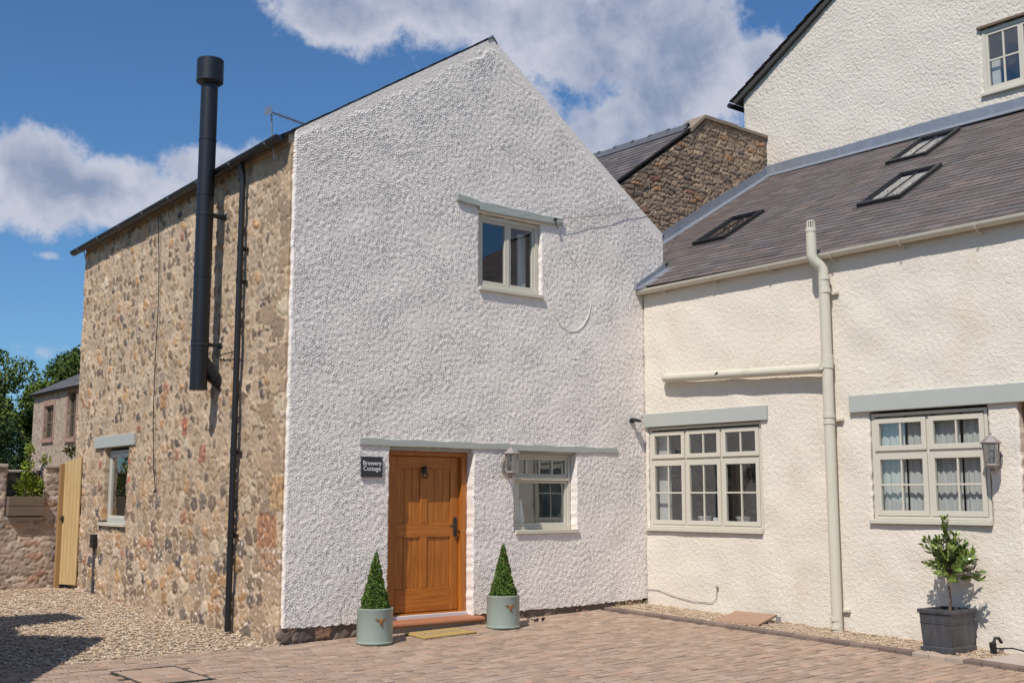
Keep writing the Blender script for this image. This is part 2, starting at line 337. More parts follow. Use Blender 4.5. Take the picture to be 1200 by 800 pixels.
def panel(name, fr, us, vs, holes, hfn, m, parent, top=None, vwarp=None, bot=None, depth=.25, res=None, rnd=.03, smooth=True, uvoff=(0, 0), notop_edge=False):
    u = axis(us, res); v = axis(vs, res); UU, VV = np.meshgrid(u, v, indexing='ij'); V0 = VV.copy()
    if top is not None:
        tp = top(u)[:, None]; vm = v[-1]; VV = np.where(V0 > vwarp, vwarp+(V0-vwarp)*(tp-vwarp)/(vm-vwarp), VV)
    if bot is not None:
        bb = bot(u)[:, None]; v1 = v[0]+.3; VV = np.where(V0 < v1, bb+(V0-v[0])*(v1-bb)/.3, VV)
    h, c = hfn(UU+uvoff[0], VV+uvoff[1])
    # soften the arrises round openings and at the outer edges
    D = np.minimum(UU-u[0], u[-1]-UU)
    for (a, b, c0, d) in holes:
        dx = np.maximum(np.maximum(a-UU, UU-b), 0); dy = np.maximum(np.maximum(c0-V0, V0-d), 0)
        D = np.minimum(D, np.hypot(dx, dy))
    h = h-rnd*.8*np.clip(1-D/rnd, 0, 1)**2
    O = np.array(fr.O); U = np.array(fr.U); N = np.array(fr.N)
    # wobble the edges a little so that openings are not ruled with a straight-edge
    wob = np.clip(1-D/.06, 0, 1)*.0035
    Uw = UU+samp(T_warp, UU, V0)*wob; Vw = VV+samp(T_warp, V0+2, UU)*wob
    P = O+Uw[..., None]*U+Vw[..., None]*np.array((0, 0, 1.0))+h[..., None]*N
    nu, nv = len(u), len(v); P = P.reshape(-1, 3); idx = np.arange(nu*nv).reshape(nu, nv)
    cu = (u[:-1]+u[1:])/2; cv = (v[:-1]+v[1:])/2; keep = np.ones((nu-1, nv-1), bool)
    for (a, b, c0, d) in holes: keep &= ~(((cu > a) & (cu < b))[:, None] & ((cv > c0) & (cv < d))[None, :])
    q = np.stack([idx[:-1, :-1], idx[1:, :-1], idx[1:, 1:], idx[:-1, 1:]], -1)[keep]
    if (np.cross(U, (0, 0, 1))@N) < 0: q = q[:, ::-1]
    E = np.concatenate([q[:, [0, 1]], q[:, [1, 2]], q[:, [2, 3]], q[:, [3, 0]]]); key = np.minimum(E[:, 0], E[:, 1])*(nu*nv)+np.maximum(E[:, 0], E[:, 1])
    _, inv, cnt = np.unique(key, return_inverse=True, return_counts=True); bd = E[cnt[inv] == 1]
    bv = np.unique(bd); mp = np.zeros(nu*nv, int); mp[bv] = np.arange(len(bv))
    back = P[bv]-(N*(h.reshape(-1)[bv]+depth)[:, None])
    # the returns get their own ring of vertices so that the arris stays crisp
    n0 = len(P); P2 = np.concatenate([P, P[bv], back])
    sq = np.stack([bd[:, 1], bd[:, 0], mp[bd[:, 0]]+n0+len(bv), mp[bd[:, 1]]+n0+len(bv)], -1)
    sq[:, 0] = mp[bd[:, 1]]+n0; sq[:, 1] = mp[bd[:, 0]]+n0
    cc = None
    if c is not None: c = c.reshape(-1, 3); cc = np.concatenate([c, c[bv], c[bv]])
    used = np.zeros(len(P2), bool); allq = np.concatenate([q, sq]); used[allq.ravel()] = True; re = np.cumsum(used)-1
    return np_mesh(name, P2[used], re[allq], m, parent, col=None if cc is None else cc[used], smooth=smooth)

# ------------------------------------------------------------------ ground
def g(x, y):
    x = np.asarray(x, float); y = np.asarray(y, float)
    return -.17+.022*np.clip(x, 0, 7)+np.where(y < 0, .028*np.maximum(y, -9), .018*np.minimum(y, 9))
def gz(x, y): return float(g(x, y))
def ground_grid(name, xs, ys, dz, m, kind='structure', bumps=0.0):
    X, Y = np.meshgrid(xs, ys, indexing='ij'); Z = g(X, Y)+dz+(samp(T_warp, X, Y)*bumps if bumps else 0)
    P = np.stack([X, Y, Z], -1).reshape(-1, 3); i = np.arange(len(xs)*len(ys)).reshape(len(xs), len(ys))
    q = np.stack([i[:-1, :-1], i[1:, :-1], i[1:, 1:], i[:-1, 1:]], -1).reshape(-1, 4)
    o = np_mesh(name, P, q, m, smooth=True); tag(o, kind=kind); return o
far = np.array([-400, -200, -100, -60, -40, -30, -20, -15])
ground_grid('ground', np.concatenate([far, np.arange(-12, 16, 1.0), -far]), np.concatenate([far, np.arange(-12, 16, 1.0), -far]), -.05, M['grass'])
ground_grid('gravel_yard', np.arange(-14, 13.01, .25), np.arange(-.02, 30.1, .25), -.022, M['gravel'], bumps=.006)

def pebbles(n, xr, yr, smin, smax, seed, dz=0.0, inside=None, warm=0.0):
    r = np.random.default_rng(seed); x = r.uniform(*xr, n); y = r.uniform(*yr, n)
    if inside is not None: k = inside(x, y); x, y = x[k], y[k]; n = len(x)
    s = r.uniform(smin, smax, n)*(.7+.6*r.random(n)); z = g(x, y)+dz+s*.15+samp(T_warp, x, y)*.006
    base = np.array([(1, 0, 0), (0, 1, 0), (-1, 0, 0), (0, -1, 0), (0, 0, 1), (0, 0, -1)], float)
    B = base[None]*(1+r.uniform(-.35, .35, (n, 6, 1)))
    B[:, :, 2] *= .6; a = r.uniform(0, 6.3, n); t = r.uniform(-.5, .5, n)
    ca, sa = np.cos(a)[:, None], np.sin(a)[:, None]
    bx = B[:, :, 0]*ca-B[:, :, 1]*sa; by = B[:, :, 0]*sa+B[:, :, 1]*ca; bz = B[:, :, 2]+bx*t[:, None]*.6
    P = np.stack([x[:, None]+bx*s[:, None], y[:, None]+by*s[:, None], z[:, None]+bz*s[:, None]], -1)
    T = np.array([(0, 1, 4), (1, 2, 4), (2, 3, 4), (3, 0, 4), (1, 0, 5), (2, 1, 5), (3, 2, 5), (0, 3, 5)])
    F_ = (np.arange(n)[:, None, None]*6+T[None]).reshape(-1, 3)
    c = pick(r.random(n), [(.3, (.48, .37, .26)), (.25, (.40, .30, .21)), (.15, (.56, .46, .35)), (.12, (.27, .20, .15)), (.08, (.62, .55, .46)), (.06, (.42, .24, .13)), (.04, (.2, .17, .15))])*r.uniform(.85, 1.2, n)[:, None]
    c = c*(1-warm)+np.array((.50, .375, .25))*warm
    return P.reshape(-1, 3), F_, np.repeat(c, 6, 0)
P1, F1, C1 = pebbles(52000, (-4.6, .5), (-.02, 11), .010, .019, 1, -.012, lambda x, y: x < .0537*np.maximum(y, 0)+.02, .25)
P2, F2, C2 = pebbles(22000, (5.10, 5.99), (-7.2, .0), .006, .011, 2, .008, lambda x, y: x < 5.985+y*.012, .6)
np_g = np_mesh('gravel', np.concatenate([P1, P2]), np.concatenate([F1, F2+len(P1)]), M['pebble'], col=np.concatenate([C1, C2]))
tag(np_g, kind='stuff')

# block paving: individually laid blocks in courses running along x, kerb course beside the gravel bed
def paving():
    m_ = MB(); r = random.Random(3); PC = [(.375, .265, .19), (.36, .25, .18), (.39, .282, .205), (.34, .24, .175), (.37, .27, .20), (.385, .26, .18)]
    def block(cx, cy, lx, ly, col, dz=0.0, rot=0.0):
        h = r.gauss(0, .0022)+dz; tx = r.gauss(0, .012); ty = r.gauss(0, .012); b = .009; vs = []
        for (k, zz) in ((0, -.018), (0, -.004), (b, 0)):
            for sx, sy in ((-1, -1), (1, -1), (1, 1), (-1, 1)):
                x, y = sx*(lx/2-k), sy*(ly/2-k); xx = cx+x*math.cos(rot)-y*math.sin(rot); yy = cy+x*math.sin(rot)+y*math.cos(rot)
                vs.append((xx, yy, gz(xx, yy)+zz+h+x*tx+y*ty))
        f = [(i, (i+1) % 4, 4+(i+1) % 4, 4+i) for i in range(4)]+[(4+i, 4+(i+1) % 4, 8+(i+1) % 4, 8+i) for i in range(4)]+[(8, 9, 10, 11)]
        k = r.uniform(.77, 1.08); m_.add(vs, f, tuple(a*k for a in col))
    y = -.035; j = 0; ca, sa = 1, 0
    while y > -8.3:
        wy = r.choice([.10, .10, .12]); x = -7.0+r.random()*.2
        while x < 4.93:
            lx = r.choice([.10, .14, .14, .20, .20, .20])
            x1 = min(x+lx, 4.985+.02*y*0)
            if x1-x > .04:
                cx, cy = (x+x1)/2, y-wy/2
                if not (-2.26 < cx < -1.60 and -1.60 < cy < -.70): 
                    block(cx, cy, x1-x-.012, wy-.012, r.choice(PC))
            x += lx
        y -= wy
    for xx0, xx1, yy0, yy1 in ((-2.23, -1.63, -1.56, -.74),):        # the blocks set in the inspection cover
        yy = yy0+.02
        while yy < yy1-.03:
            xx = xx0+.02
            while xx < xx1-.03: block(xx+.075, yy+.0975, .144, .188, r.choice(PC), .001); xx += .15
            yy += .1975
    o = m_.build('paving', M['paver'], colattr=True); tag(o, kind='structure')
    ground_grid('paving_bed', np.arange(-14, 5.2, .3), np.concatenate([np.arange(-20, -.2, .3), [-.02]]), -.013, M['joint'])
    k = MB(); y = -.12
    KC = [(.175, .122, .098), (.155, .11, .09), (.195, .138, .108), (.165, .115, .093)]
    while y > -8.4:
        L = .20; x0, x1 = 4.985, 5.115
        z = [gz(5, y)+.0, gz(5, y-L)]; kk = r.uniform(.88, 1.12); c = tuple(a*kk for a in (KC[r.randrange(4)] if not (-5.35 < y < -4.9) else (.40, .31, .24)))
        k.hexa([(x0, y-L+.006, z[1]-.05), (x1, y-L+.006, z[1]-.05), (x1, y, z[0]-.05), (x0, y, z[0]-.05), (x0+.004, y-L+.006, z[1]+.034), (x1, y-L+.006, z[1]+.040), (x1, y, z[0]+.040), (x0+.004, y, z[0]+.034)], c)
        y -= L
    ko = k.build('kerb', M['paver'], bevel=.006, colattr=True); tag(ko, kind='structure')
paving()
bedg = ground_grid('gravel_bed', np.array([5.09, 5.3, 5.5, 5.7, 5.9, 6.05]), np.arange(-9, .05, .25), .004, M['gravel'])
# manhole frame
mh = empty('inspection_cover', (-1.93, -1.15, gz(-1.93, -1.15)), 'square recessed inspection cover with dark metal rim, set flush in the block paving', 'manhole cover')
f_ = MB()
for a, b, c, d in ((-2.26, -1.60, -1.595, -1.575), (-2.26, -1.60, -.725, -.705), (-2.26, -2.24, -1.575, -.725), (-1.62, -1.60, -1.575, -.725)):
    f_.hexa([(a, c, gz(a, c)-.03), (b, c, gz(b, c)-.03), (b, d, gz(b, d)-.03), (a, d, gz(a, d)-.03), (a, c, gz(a, c)+.004), (b, c, gz(b, c)+.004), (b, d, gz(b, d)+.004), (a, d, gz(a, d)+.004)])
f_.build('rim', M['iron'], mh)
sl = MB(); sl.hexa([(5.105, -8.6, gz(5, -8.6)), (6.3, -8.6, gz(5, -8.6)), (6.3, -5.62, gz(5, -5.62)), (5.105, -5.62, gz(5, -5.62)), (5.105, -8.6, gz(5, -8.6)+.035), (6.3, -8.6, gz(5, -8.6)+.035), (6.3, -5.62, gz(5, -5.62)+.035), (5.105, -5.62, gz(5, -5.62)+.035)])
tag(sl.build('path', M['concrete'], bevel=.01), kind='structure')

# ------------------------------------------------------------------ windows
def frame_ring(m_, fr, u0, u1, v0, v1, t, w0, w1, tb=None, tt=None):
    tb = tb or t; tt = tt or t
    m_.box(fr, u0, u0+t, v0, v1, w0, w1); m_.box(fr, u1-t, u1, v0, v1, w0, w1)
    m_.box(fr, u0+t, u1-t, v0, v0+tb, w0, w1); m_.box(fr, u0+t, u1-t, v1-tt, v1, w0, w1)
def sash(fr, parent, u0, u1, v0, v1, w, cols, rows, t=.045, bar=.022, name='casement', m=None, gm=None, tilt=0.0):
    m = m or M['trim_cream']; a = MB(); frame_ring(a, fr, u0, u1, v0, v1, t, w-.045, w)
    iu0, iu1, iv0, iv1 = u0+t, u1-t, v0+t, v1-t
    for i in range(1, cols): x = iu0+(iu1-iu0)*i/cols; a.box(fr, x-bar/2, x+bar/2, iv0, iv1, w-.038, w-.006)
    for j in range(1, rows): y = iv0+(iv1-iv0)*j/rows; a.box(fr, iu0, iu1, y-bar/2, y+bar/2, w-.037, w-.007)
    a.build(name, m, parent, bevel=.004)
    p = MB(); wi = w-.024
    p.add([fr.p(iu0-.005, iv0-.005, wi-tilt), fr.p(iu1+.005, iv0-.005, wi+tilt), fr.p(iu1+.005, iv1+.005, wi+tilt), fr.p(iu0-.005, iv1+.005, wi-tilt)], [(0, 1, 2, 3)])
    p.build('pane', gm or M['glass'], parent)
def window(fr, house, u0, u1, v0, v1, w, t=.045, sill=(.03, .03, .05), m=None, sillm=None):
    m = m or M['trim_cream']; a = MB(); frame_ring(a, fr, u0, u1, v0, v1, t, w-.09, w)
    win = a.build('window', m, house, bevel=.004)
    s = MB(); s.box(fr, u0-sill[0], u1+sill[1], v0-.055, v0-.002, w-.12, sill[2]); s.build('sill', sillm or m, win, bevel=.006)
    return win, a
def room(fr, house, u0, u1, v0, v1, w0, w1, m, name='room_lining'):
    a = MB(); P = [fr.p(u, v, w) for (u, v, w) in ((u0, v0, w0), (u1, v0, w0), (u1, v0, w1), (u0, v0, w1), (u0, v1, w0), (u1, v1, w0), (u1, v1, w1), (u0, v1, w1))]
    a.add(P, [(0, 1, 2, 3), (4, 5, 6, 7), (0, 1, 5, 4), (1, 2, 6, 5), (3, 0, 4, 7)])      # open towards the wall
    return a.build(name, m, house)

# ------------------------------------------------------------------ slate roofs
SL = [(.115, .098, .098), (.105, .092, .092), (.13, .108, .105), (.095, .086, .09), (.12, .105, .10), (.14, .115, .108)]
def slates(name, O, A, S, length, slope, m, parent, sw=.28, gauge=.2, th=.009, table=SL, keep=None, seed=1, lift=.0):
    O, A, S = Vector(O), Vector(A).normalized(), Vector(S).normalized(); N = A.cross(S).normalized()
    if N.z < 0: N = -N
    r = random.Random(seed); m_ = MB(); n = int(slope/gauge)+1
    for j in range(n):
        s0 = j*gauge-.03; s1 = min(s0+gauge+.06, slope); x = -(j % 2)*sw/2-r.random()*.03; jx = r.uniform(-.012, .010)
        while x < length:
            a0, a1 = max(x, jx), min(x+sw-.004, length)
            if a1-a0 > .03 and (keep is None or keep(O+A*((a0+a1)/2)+S*((s0+s1)/2))):
                d0 = th*1.5+r.gauss(0, .0015); d1 = .001; e = r.gauss(0, .004)
                lo = [O+A*a0+S*(s0+e)+N*(d0+.0), O+A*a1+S*(s0+e)+N*(d0+r.gauss(0, .001))]; hi = [O+A*a1+S*s1+N*d1, O+A*a0+S*s1+N*d1]
                k = r.uniform(.84, 1.17); c = tuple(q*k for q in r.choice(table))
                m_.add([lo[0]-N*(th*1.4), lo[1]-N*(th*1.4), lo[0], lo[1], hi[0], hi[1]], [(0, 1, 3, 2), (2, 3, 4, 5)], c)
            x += sw
    return m_.build(name, m, parent, colattr=True)
def slab(name, P4, th, m, parent):     # four roof corners, thickness downwards
    P4 = [Vector(p) for p in P4]; n = (P4[1]-P4[0]).cross(P4[3]-P4[0]).normalized()
    if n.z < 0: n = -n
    a = MB(); a.hexa([p-n*th for p in P4]+P4); return a.build(name, m, parent)

# =================================================================== THE WHITE GABLED COTTAGE
house = empty('cottage', (0, 0, 0), 'two-storey cottage with a white roughcast gable, oak front door and rubble stone side wall', 'house')
GW = Fr((0, 0, 0), (1, 0, 0), (0, -1, 0))
AY = R(3.078); SW = Fr((-.036, 0, 0), (math.sin(AY), math.cos(AY), 0), (-math.cos(AY), math.sin(AY), 0))
def gtop(u): return np.where(u < 3.04, 5.90+(7.86-5.90)*np.clip(u, 0, 9)/3.04, 7.86-(7.86-5.56)*(u-3.04)/(6.46-3.04))
def gbot(u): return .0+.005*samp(T_warp, u*1.5, u*0+.5)+np.where(u < .3, (.3-u)*.03, 0)+np.clip(u-4.5, 0, 9)*.025
H_UP, H_LO, H_DO = (2.82, 3.935, 4.285, 5.335), (3.45, 4.59, 1.03, 2.135), (1.43, 2.745, -.5, 2.13)
def gable_h(u, v):
    h, _ = roughcast(.0025, .0012, .0022)(u, v)
    e = gtop(u)-v; smooth_ = np.clip((e-.13)/.05+samp(T_warp, u, v)*.5, 0, 1); smooth_ = np.where((u > .35) , smooth_, np.clip((e-.06)/.05, 0, 1))
    # swept rendering near the lean-to roof and a wavy old crack
    return h*(.30+.70*smooth_)-.004*(1-smooth_), None
panel('gable_wall', GW, [-.004, 1.43, 2.745, 2.82, 3.45, 3.935, 4.59, 6.46], [0, .3, 1.03, 2.13, 4.285, 5.335, 7.86],
      [(1.43, 2.745, 0, 2.13), (3.45, 4.59, 1.03, 2.13), H_UP], gable_h, M['render_white'], house, top=gtop, vwarp=5.336, bot=gbot, depth=.24, res=.0105, rnd=.018)
# stone footing the render stops on
PL = [(.3, (.20, .15, .115)), (.25, (.28, .21, .155)), (.2, (.16, .12, .10)), (.15, (.36, .27, .18)), (.1, (.26, .15, .10))]
foot = rubble(.30, .17, .035, .05, (.24, .18, .13), PL, 31, .10, soft=.2)
GF = Fr((0, .045, 0), (1, 0, 0), (0, -1, 0))
panel('footing', GF, [-.05, 1.40], [-.40, .04], [], foot, M['stone'], house, depth=.1, res=.018)
panel('footing', GF, [2.76, 5.97], [-.40, .14], [], foot, M['stone'], house, depth=.1, res=.018)
# rubble side wall
def quoins(u, v, hh, c):
    hb, cb = rubble(.46, .30, .018, .0, MORT*1.02, [(.35, (.40, .28, .18)), (.25, (.46, .33, .21)), (.2, (.34, .24, .16)), (.08, (.50, .40, .28))], 77, .05, soft=.07)(u, v)
    edge = .62+.16*np.sign(np.sin(v*math.pi/.30+.7))+.05*samp(T_warp, u, v); k = np.clip((edge-u)/.03, 0, 1)
    hh = hh*(1-k)+hb*k; c = c*(1-k[..., None])+cb*k[..., None]
    wo = samp(T_warp, u, v)*.012
    for (a, b, c0, d, cc) in ((.13, .66, .90, 1.30, (.38, .19, .105)), (.08, .60, .64, .86, (.39, .235, .145)), (.0, .34, 1.34, 1.75, (.43, .27, .14)), (.25, .75, 3.9, 4.6, (.43, .32, .22)), (5.30, 5.42, 1.72, 1.82, (.46, .12, .05)), (5.30, 5.44, 2.0, 2.1, (.33, .13, .08)), (6.72, 6.85, 1.95, 2.08, (.30, .11, .07)), (6.72, 6.84, 1.6, 1.74, (.30, .12, .08)),
                          (3.9, 4.15, 2.75, 3.0, (.36, .20, .10)), (3.05, 3.25, 2.35, 2.6, (.36, .13, .08)), (2.35, 2.6, 1.95, 2.2, (.36, .16, .10))):
        k = np.clip(np.minimum(np.minimum(u-a, b-u), np.minimum(v-c0, d-v))/.022+.2+wo*30, 0, 1)*1.0
        tex = (1+.18*samp(T_mid, u, v)+.14*samp(T_warp, u, v))[..., None]
        c = c*(1-k[..., None])+np.array(cc)*tex*k[..., None]; hh = hh*(1-k)+(.014+samp(T_mid, u, v)*.003)*k
    # patches of pale lime left on the stones low down
    lime = np.clip((samp(T_warp, u*1.4, v*1.8+4)-1.35)/.4, 0, 1)*np.clip((1.5-v)/.5, 0, 1)
    c = c*(1-lime[..., None])+np.array((.68, .56, .48))*lime[..., None]
    return hh, c
def side_h(u, v):
    a, ca = rubble(.195, .165, .019, .38, MORT, STONES, 3, .17, soft=.14)(u, v)
    b, cb = rubble(.27, .190, .020, .20, MORT*.98, STONES, 9, .12, soft=.13)(u, v)
    k = np.clip((2.0-v)/.5+.3*samp(T_warp, u, v), 0, 1); hh = a*(1-k)+b*k; c = ca*(1-k[..., None])+cb*k[..., None]
    return quoins(u, v, hh, c)
S_HO = (5.47, 6.60, 1.06, 2.29)
panel('stone_wall', SW, [.045, 5.47, 6.60, 8.22], [-.35, 1.06, 2.29, 5.74], [S_HO], side_h, M['stone'], house, depth=.22, res=.016, rnd=.02)
# the walls one cannot see from the yard, so that the house is closed
b_ = MB(); b_.box(Fr((.46, 8.20, 0), (1, 0, 0), (0, 1, 0)), 0, 6.0, -.3, 5.7, -.25, 0)
b_.prism([(.46, 7.96, 5.7), (6.46, 7.96, 5.7), (3.3, 7.96, 7.70)], (0, .23, 0)); b_.build('rear_wall', M['far_stone'], house)
b_ = MB(); b_.hexa([(6.30, .26, -.3), (6.455, .26, -.3), (6.455, 7.95, -.3), (6.30, 7.95, -.3), (6.30, .26, 5.5), (6.455, .26, 5.5), (6.455, 7.95, 5.5), (6.30, 7.95, 5.5)]); b_.build('party_wall', M['render_white'], house)
# mortar fillet under the eaves
b_ = MB()
for i in range(60):
    a = .05+i*.1365; t = .09+.05*math.sin(i*1.7)+.035*random.random() if a < 1.8 else .04+.04*random.random()
    b_.box(SW, a, a+.1365, 5.74, 5.88, -.2, -.01 if a > 1.8 else .035)
b_.build('eaves_fillet', M['mortar'], house)
# roof
RL = [Vector((-.16, .022, 5.812)), Vector((3.04, .022, 7.878)), Vector((3.26, 8.32, 7.87)), Vector((.29, 8.32, 5.805))]
roof = slab('roof', RL, .022, M['iron'], house)
RRt = [Vector((3.04, .03, 7.845)), Vector((6.47, .03, 5.54)), Vector((6.47, 8.32, 5.54)), Vector((3.26, 8.32, 7.845))]
slab('roof_slope', RRt, .05, M['iron'], house)
sdir = (RL[1]-RL[0]); adir = (RL[3]-RL[0])
slates('slates', RL[0]+Vector((-.0, -.010, .002)), adir, sdir, adir.length, sdir.length+.01, M['slate'], roof, seed=4, gauge=.22)
sd2 = Vector((-3.43, 0, 2.305)); slates('slates', Vector((6.47, .02, 5.542)), (0, 1, 0), sd2, 8.3, sd2.length, M['slate'], roof, seed=5, gauge=.22)
b_ = MB(); b_.prism([(2.95, -.012, 7.815), (3.04, -.012, 7.87), (3.13, -.012, 7.80), (3.04, -.012, 7.905)], (0.2, 8.3, 0)); b_.build('ridge_tiles', M['lead'], roof)

# front door ---------------------------------------------------------
fd = MB(); wF = -.13
frame_ring(fd, GW, 1.445, 2.735, .03, 2.125, .085, wF-.10, wF, tb=.02, tt=.10)
dframe = fd.build('door_frame', M['oak'], house, bevel=.005)
L0, L1, B0, B1, wd = 1.532, 2.648, .06, 2.022, -.185
leaf = MB()     # stiles, rails and muntin proud of the boarded panels
st = .135; mun = .115; mid = (L0+L1)/2
leaf.box(GW, L0, L0+st, B0, B1, wd-.045, wd); leaf.box(GW, L1-st, L1, B0, B1, wd-.045, wd)
leaf.box(GW, mid-mun/2, mid+mun/2, B0+.29, .99, wd-.045, wd-.001); leaf.box(GW, mid-mun/2, mid+mun/2, 1.17, B1-.16, wd-.045, wd-.001)
door = leaf.build('front_door', M['oak'], house, bevel=.006)
for a, b in ((B0, B0+.29), (.99, 1.17), (B1-.16, B1)): rl = MB(); rl.box(GW, L0+st, L1-st, a, b, wd-.045, wd-.0005); rl.build('rail', M['oak_rail'], door, bevel=.006)
for (pu0, pu1) in ((L0+st, mid-mun/2), (mid+mun/2, L1-st)):
    for (pv0, pv1) in ((B0+.29, .99), (1.17, B1-.16)):
        pb = MB(); nb = 3
        for i in range(nb):
            a = pu0+(pu1-pu0)*i/nb; b = pu0+(pu1-pu0)*(i+1)/nb; pb.box(GW, a+.003, b-.003, pv0, pv1, wd-.032, wd-.016)
        pb.box(GW, pu0, pu1, pv0, pv1, wd-.036, wd-.030)
        pb.build('door_panel', M['oak'], door, bevel=.004)
hd = MB(); hd.box(GW, L1-.085, L1-.04, 1.00, 1.24, wd, wd+.012); hd.tube([GW.p(L1-.062, 1.14, wd+.01), GW.p(L1-.062, 1.14, wd+.055), GW.p(L1-.10, 1.138, wd+.062), GW.p(L1-.175, 1.125, wd+.06)], .011, 10)
hd.tube([GW.p(L1-.062, 1.05, wd+.01), GW.p(L1-.062, 1.05, wd+.022)], .014, 10); hd.build('handle', M['black_metal'], door, bevel=.002)
kn = MB(); kc = GW.p(mid-.01, 1.83, wd); kn.tube([kc, kc+GW.N*.03], .032, 14); kn.lathe(kc+GW.N*.035+Vector((0, 0, .045)), [(.004, -.02), (.02, -.01), (.022, .01), (.006, .022)], 10)
kn.tube([kc+GW.N*.04+Vector((.035*math.sin(t), 0, -.045-.045*math.cos(t))) for t in np.linspace(0, 6.28, 17)], .008, 8); kn.box(GW, mid-.055, mid+.035, 1.865, 1.88, wd, wd+.02)
kn.build('knocker', M['black_metal'], door)
for z0 in (.35, 1.70):
    hg = MB(); hg.tube([GW.p(L0+.002, z0, wd+.008), GW.p(L0+.002, z0+.11, wd+.008)], .009, 8); hg.build('hinge', M['black_metal'], door)
b_ = MB(); b_.box(GW, 1.44, 2.74, -.015, .034, -.26, -.10); b_.build('threshold', M['threshold'], house, bevel=.006)
b_ = MB(); b_.prism([GW.p(1.34, -.075, -.11), GW.p(1.34, -.075, .135), GW.p(1.34, -.055, .15), GW.p(1.34, -.03, .142), GW.p(1.34, -.016, .11), GW.p(1.34, -.010, -.11)], (1.50, 0, 0)); b_.build('doorstep', M['red_tile'], house, bevel=.004)
b_ = MB(); b_.box(GW, 1.38, 2.80, -.4, -.076, -.25, .085); b_.build('step_base', M['mortar'], house)
b_ = MB(); b_.box(GW, 1.40, 2.78, -.3, -.02, -.6, -.24); b_.box(GW, 1.3, 2.9, -.2, 2.3, -.60, -.35); b_.build('hall_lining', M['interior_dark'], house)
# lintel boards
b_ = MB(); n = 44; pu = [.98+(5.385-.98)*i/n for i in range(n+1)]
top_ = [2.215+.006*math.sin(i*.9)+.004*math.sin(i*2.3) for i in range(n+1)]; bo_ = [2.130+.003*math.sin(i*.6+1)+(.012 if i > n-6 else 0)+.0*i for i in range(n+1)]
b_.prism([GW.p(u, z, -.05) for u, z in zip(pu, bo_)]+[GW.p(u, z, -.05) for u, z in zip(pu[::-1], top_[::-1])], GW.N*.072)
b_.build('lintel', M['trim_grey'], house, bevel=.004)
b_ = MB(); b_.box(GW, 1.432, 2.744, 2.085, 2.14, -.22, -.052); b_.build('lintel_soffit', M['trim_grey'], house); b_ = MB(); b_.box(GW, 3.452, 4.588, 2.10, 2.14, -.22, -.052); b_.build('lintel_soffit', M['trim_grey'], house)
tl = MB(); up = [(2.42, 5.525), (2.62, 5.515), (2.84, 5.475), (3.05, 5.488), (3.35, 5.470), (3.65, 5.478), (3.95, 5.468), (4.2, 5.472), (4.325, 5.470)]
dn = [(4.315, 5.372), (4.1, 5.362), (3.7, 5.352), (3.3, 5.347), (2.95, 5.345), (2.82, 5.352), (2.79, 5.40), (2.6, 5.405), (2.43, 5.425)]
tl.prism([GW.p(a, b, -.06) for a, b in up+dn], GW.N*.105); tl.build('lintel', M['trim_timber'], house, bevel=.012, label='rough old timber lintel above the upper gable window')
b_ = MB(); b_.tube([GW.p(4.15, 5.43, .04), GW.p(4.15, 5.43, .09)], .02, 8); b_.tube([GW.p(4.15, 5.43, .085), GW.p(4.15, 5.36, .07), GW.p(4.21, 5.31, .05)], .006, 6); b_.build('cable_hook', M['black_metal'], house)

# lower gable window: strip of four top lights over one big pane
lw_, _ = window(GW, house, 3.462, 4.578, 1.065, 2.10, -.115, t=.045, sill=(.0, .03, .035))
tb = MB(); tb.box(GW, 3.507, 4.533, 1.735, 1.785, -.19, -.10); tb.build('transom', M['trim_cream'], lw_, bevel=.004)
sash(GW, lw_, 3.507, 4.533, 1.785, 2.055, -.135, 4, 1, t=.038, bar=.03); sash(GW, lw_, 3.507, 4.533, 1.11, 1.735, -.135, 1, 1, t=.04)
room(GW, house, 3.40, 4.64, .98, 2.3, -1.7, -.245, M['interior'])
sh = MB(); sh.box(GW, 3.44, 4.60, 1.0, 1.055, -.46, -.205); sh.build('window_board', M['china'], lw_)
vs_ = MB(); vs_.lathe(GW.p(3.80, 1.06, -.30), [(.03, 0), (.055, .03), (.060, .12), (.045, .24), (.026, .33), (.030, .36), (.012, .41)], 18)
tag(vs_.build('bottle_vase', M['china'], None, loc=GW.p(3.80, 1.06, -.30), smooth=True), 'tall white tapering vase standing inside on the sill of the lower gable window', 'vase')
bd_ = MB(); 
for i in range(9): bd_.box(GW, 3.50+i*.022, 3.519+i*.022, 1.06, 2.05, -.225-.012*(i % 2), -.205-.012*(i % 2))
bd_.build('curtain', M['curtain'], lw_)
inn = MB(); frame_ring(inn, GW, 3.95, 4.45, 1.08, 1.95, .04, -1.62, -1.58); inn.box(GW, 3.99, 4.41, 1.62, 1.65, -1.62, -1.58); inn.build('casement_reflection', M['china'], lw_)  # solid white frame set in the room, standing in for a casement's reflection
# upper gable window
uw_, _ = window(GW, house, 2.83, 3.925, 4.315, 5.325, -.055, t=.06, sill=(.015, .035, .045))
mb = MB(); mb.box(GW, 3.36, 3.40, 4.375, 5.265, -.13, -.058); mb.build('mullion', M['trim_cream'], uw_, bevel=.004)
sash(GW, uw_, 2.892, 3.358, 4.377, 5.263, -.062, 1, 1, t=.038, tilt=.002); sash(GW, uw_, 3.402, 3.863, 4.377, 5.263, -.072, 1, 1, t=.035, tilt=-.004)
vt = MB(); vt.box(GW, 3.05, 3.55, 5.285, 5.303, -.055, -.043); vt.build('vent_strip', M['white_plastic'], uw_, bevel=.002)
room(GW, house, 2.6, 4.2, 4.1, 5.6, -2.4, -.245, M['interior'])
cu = MB(); cu.box(GW, 3.70, 3.84, 4.40, 5.2, -.26, -.23); cu.build('curtain', M['white_plastic'], uw_)
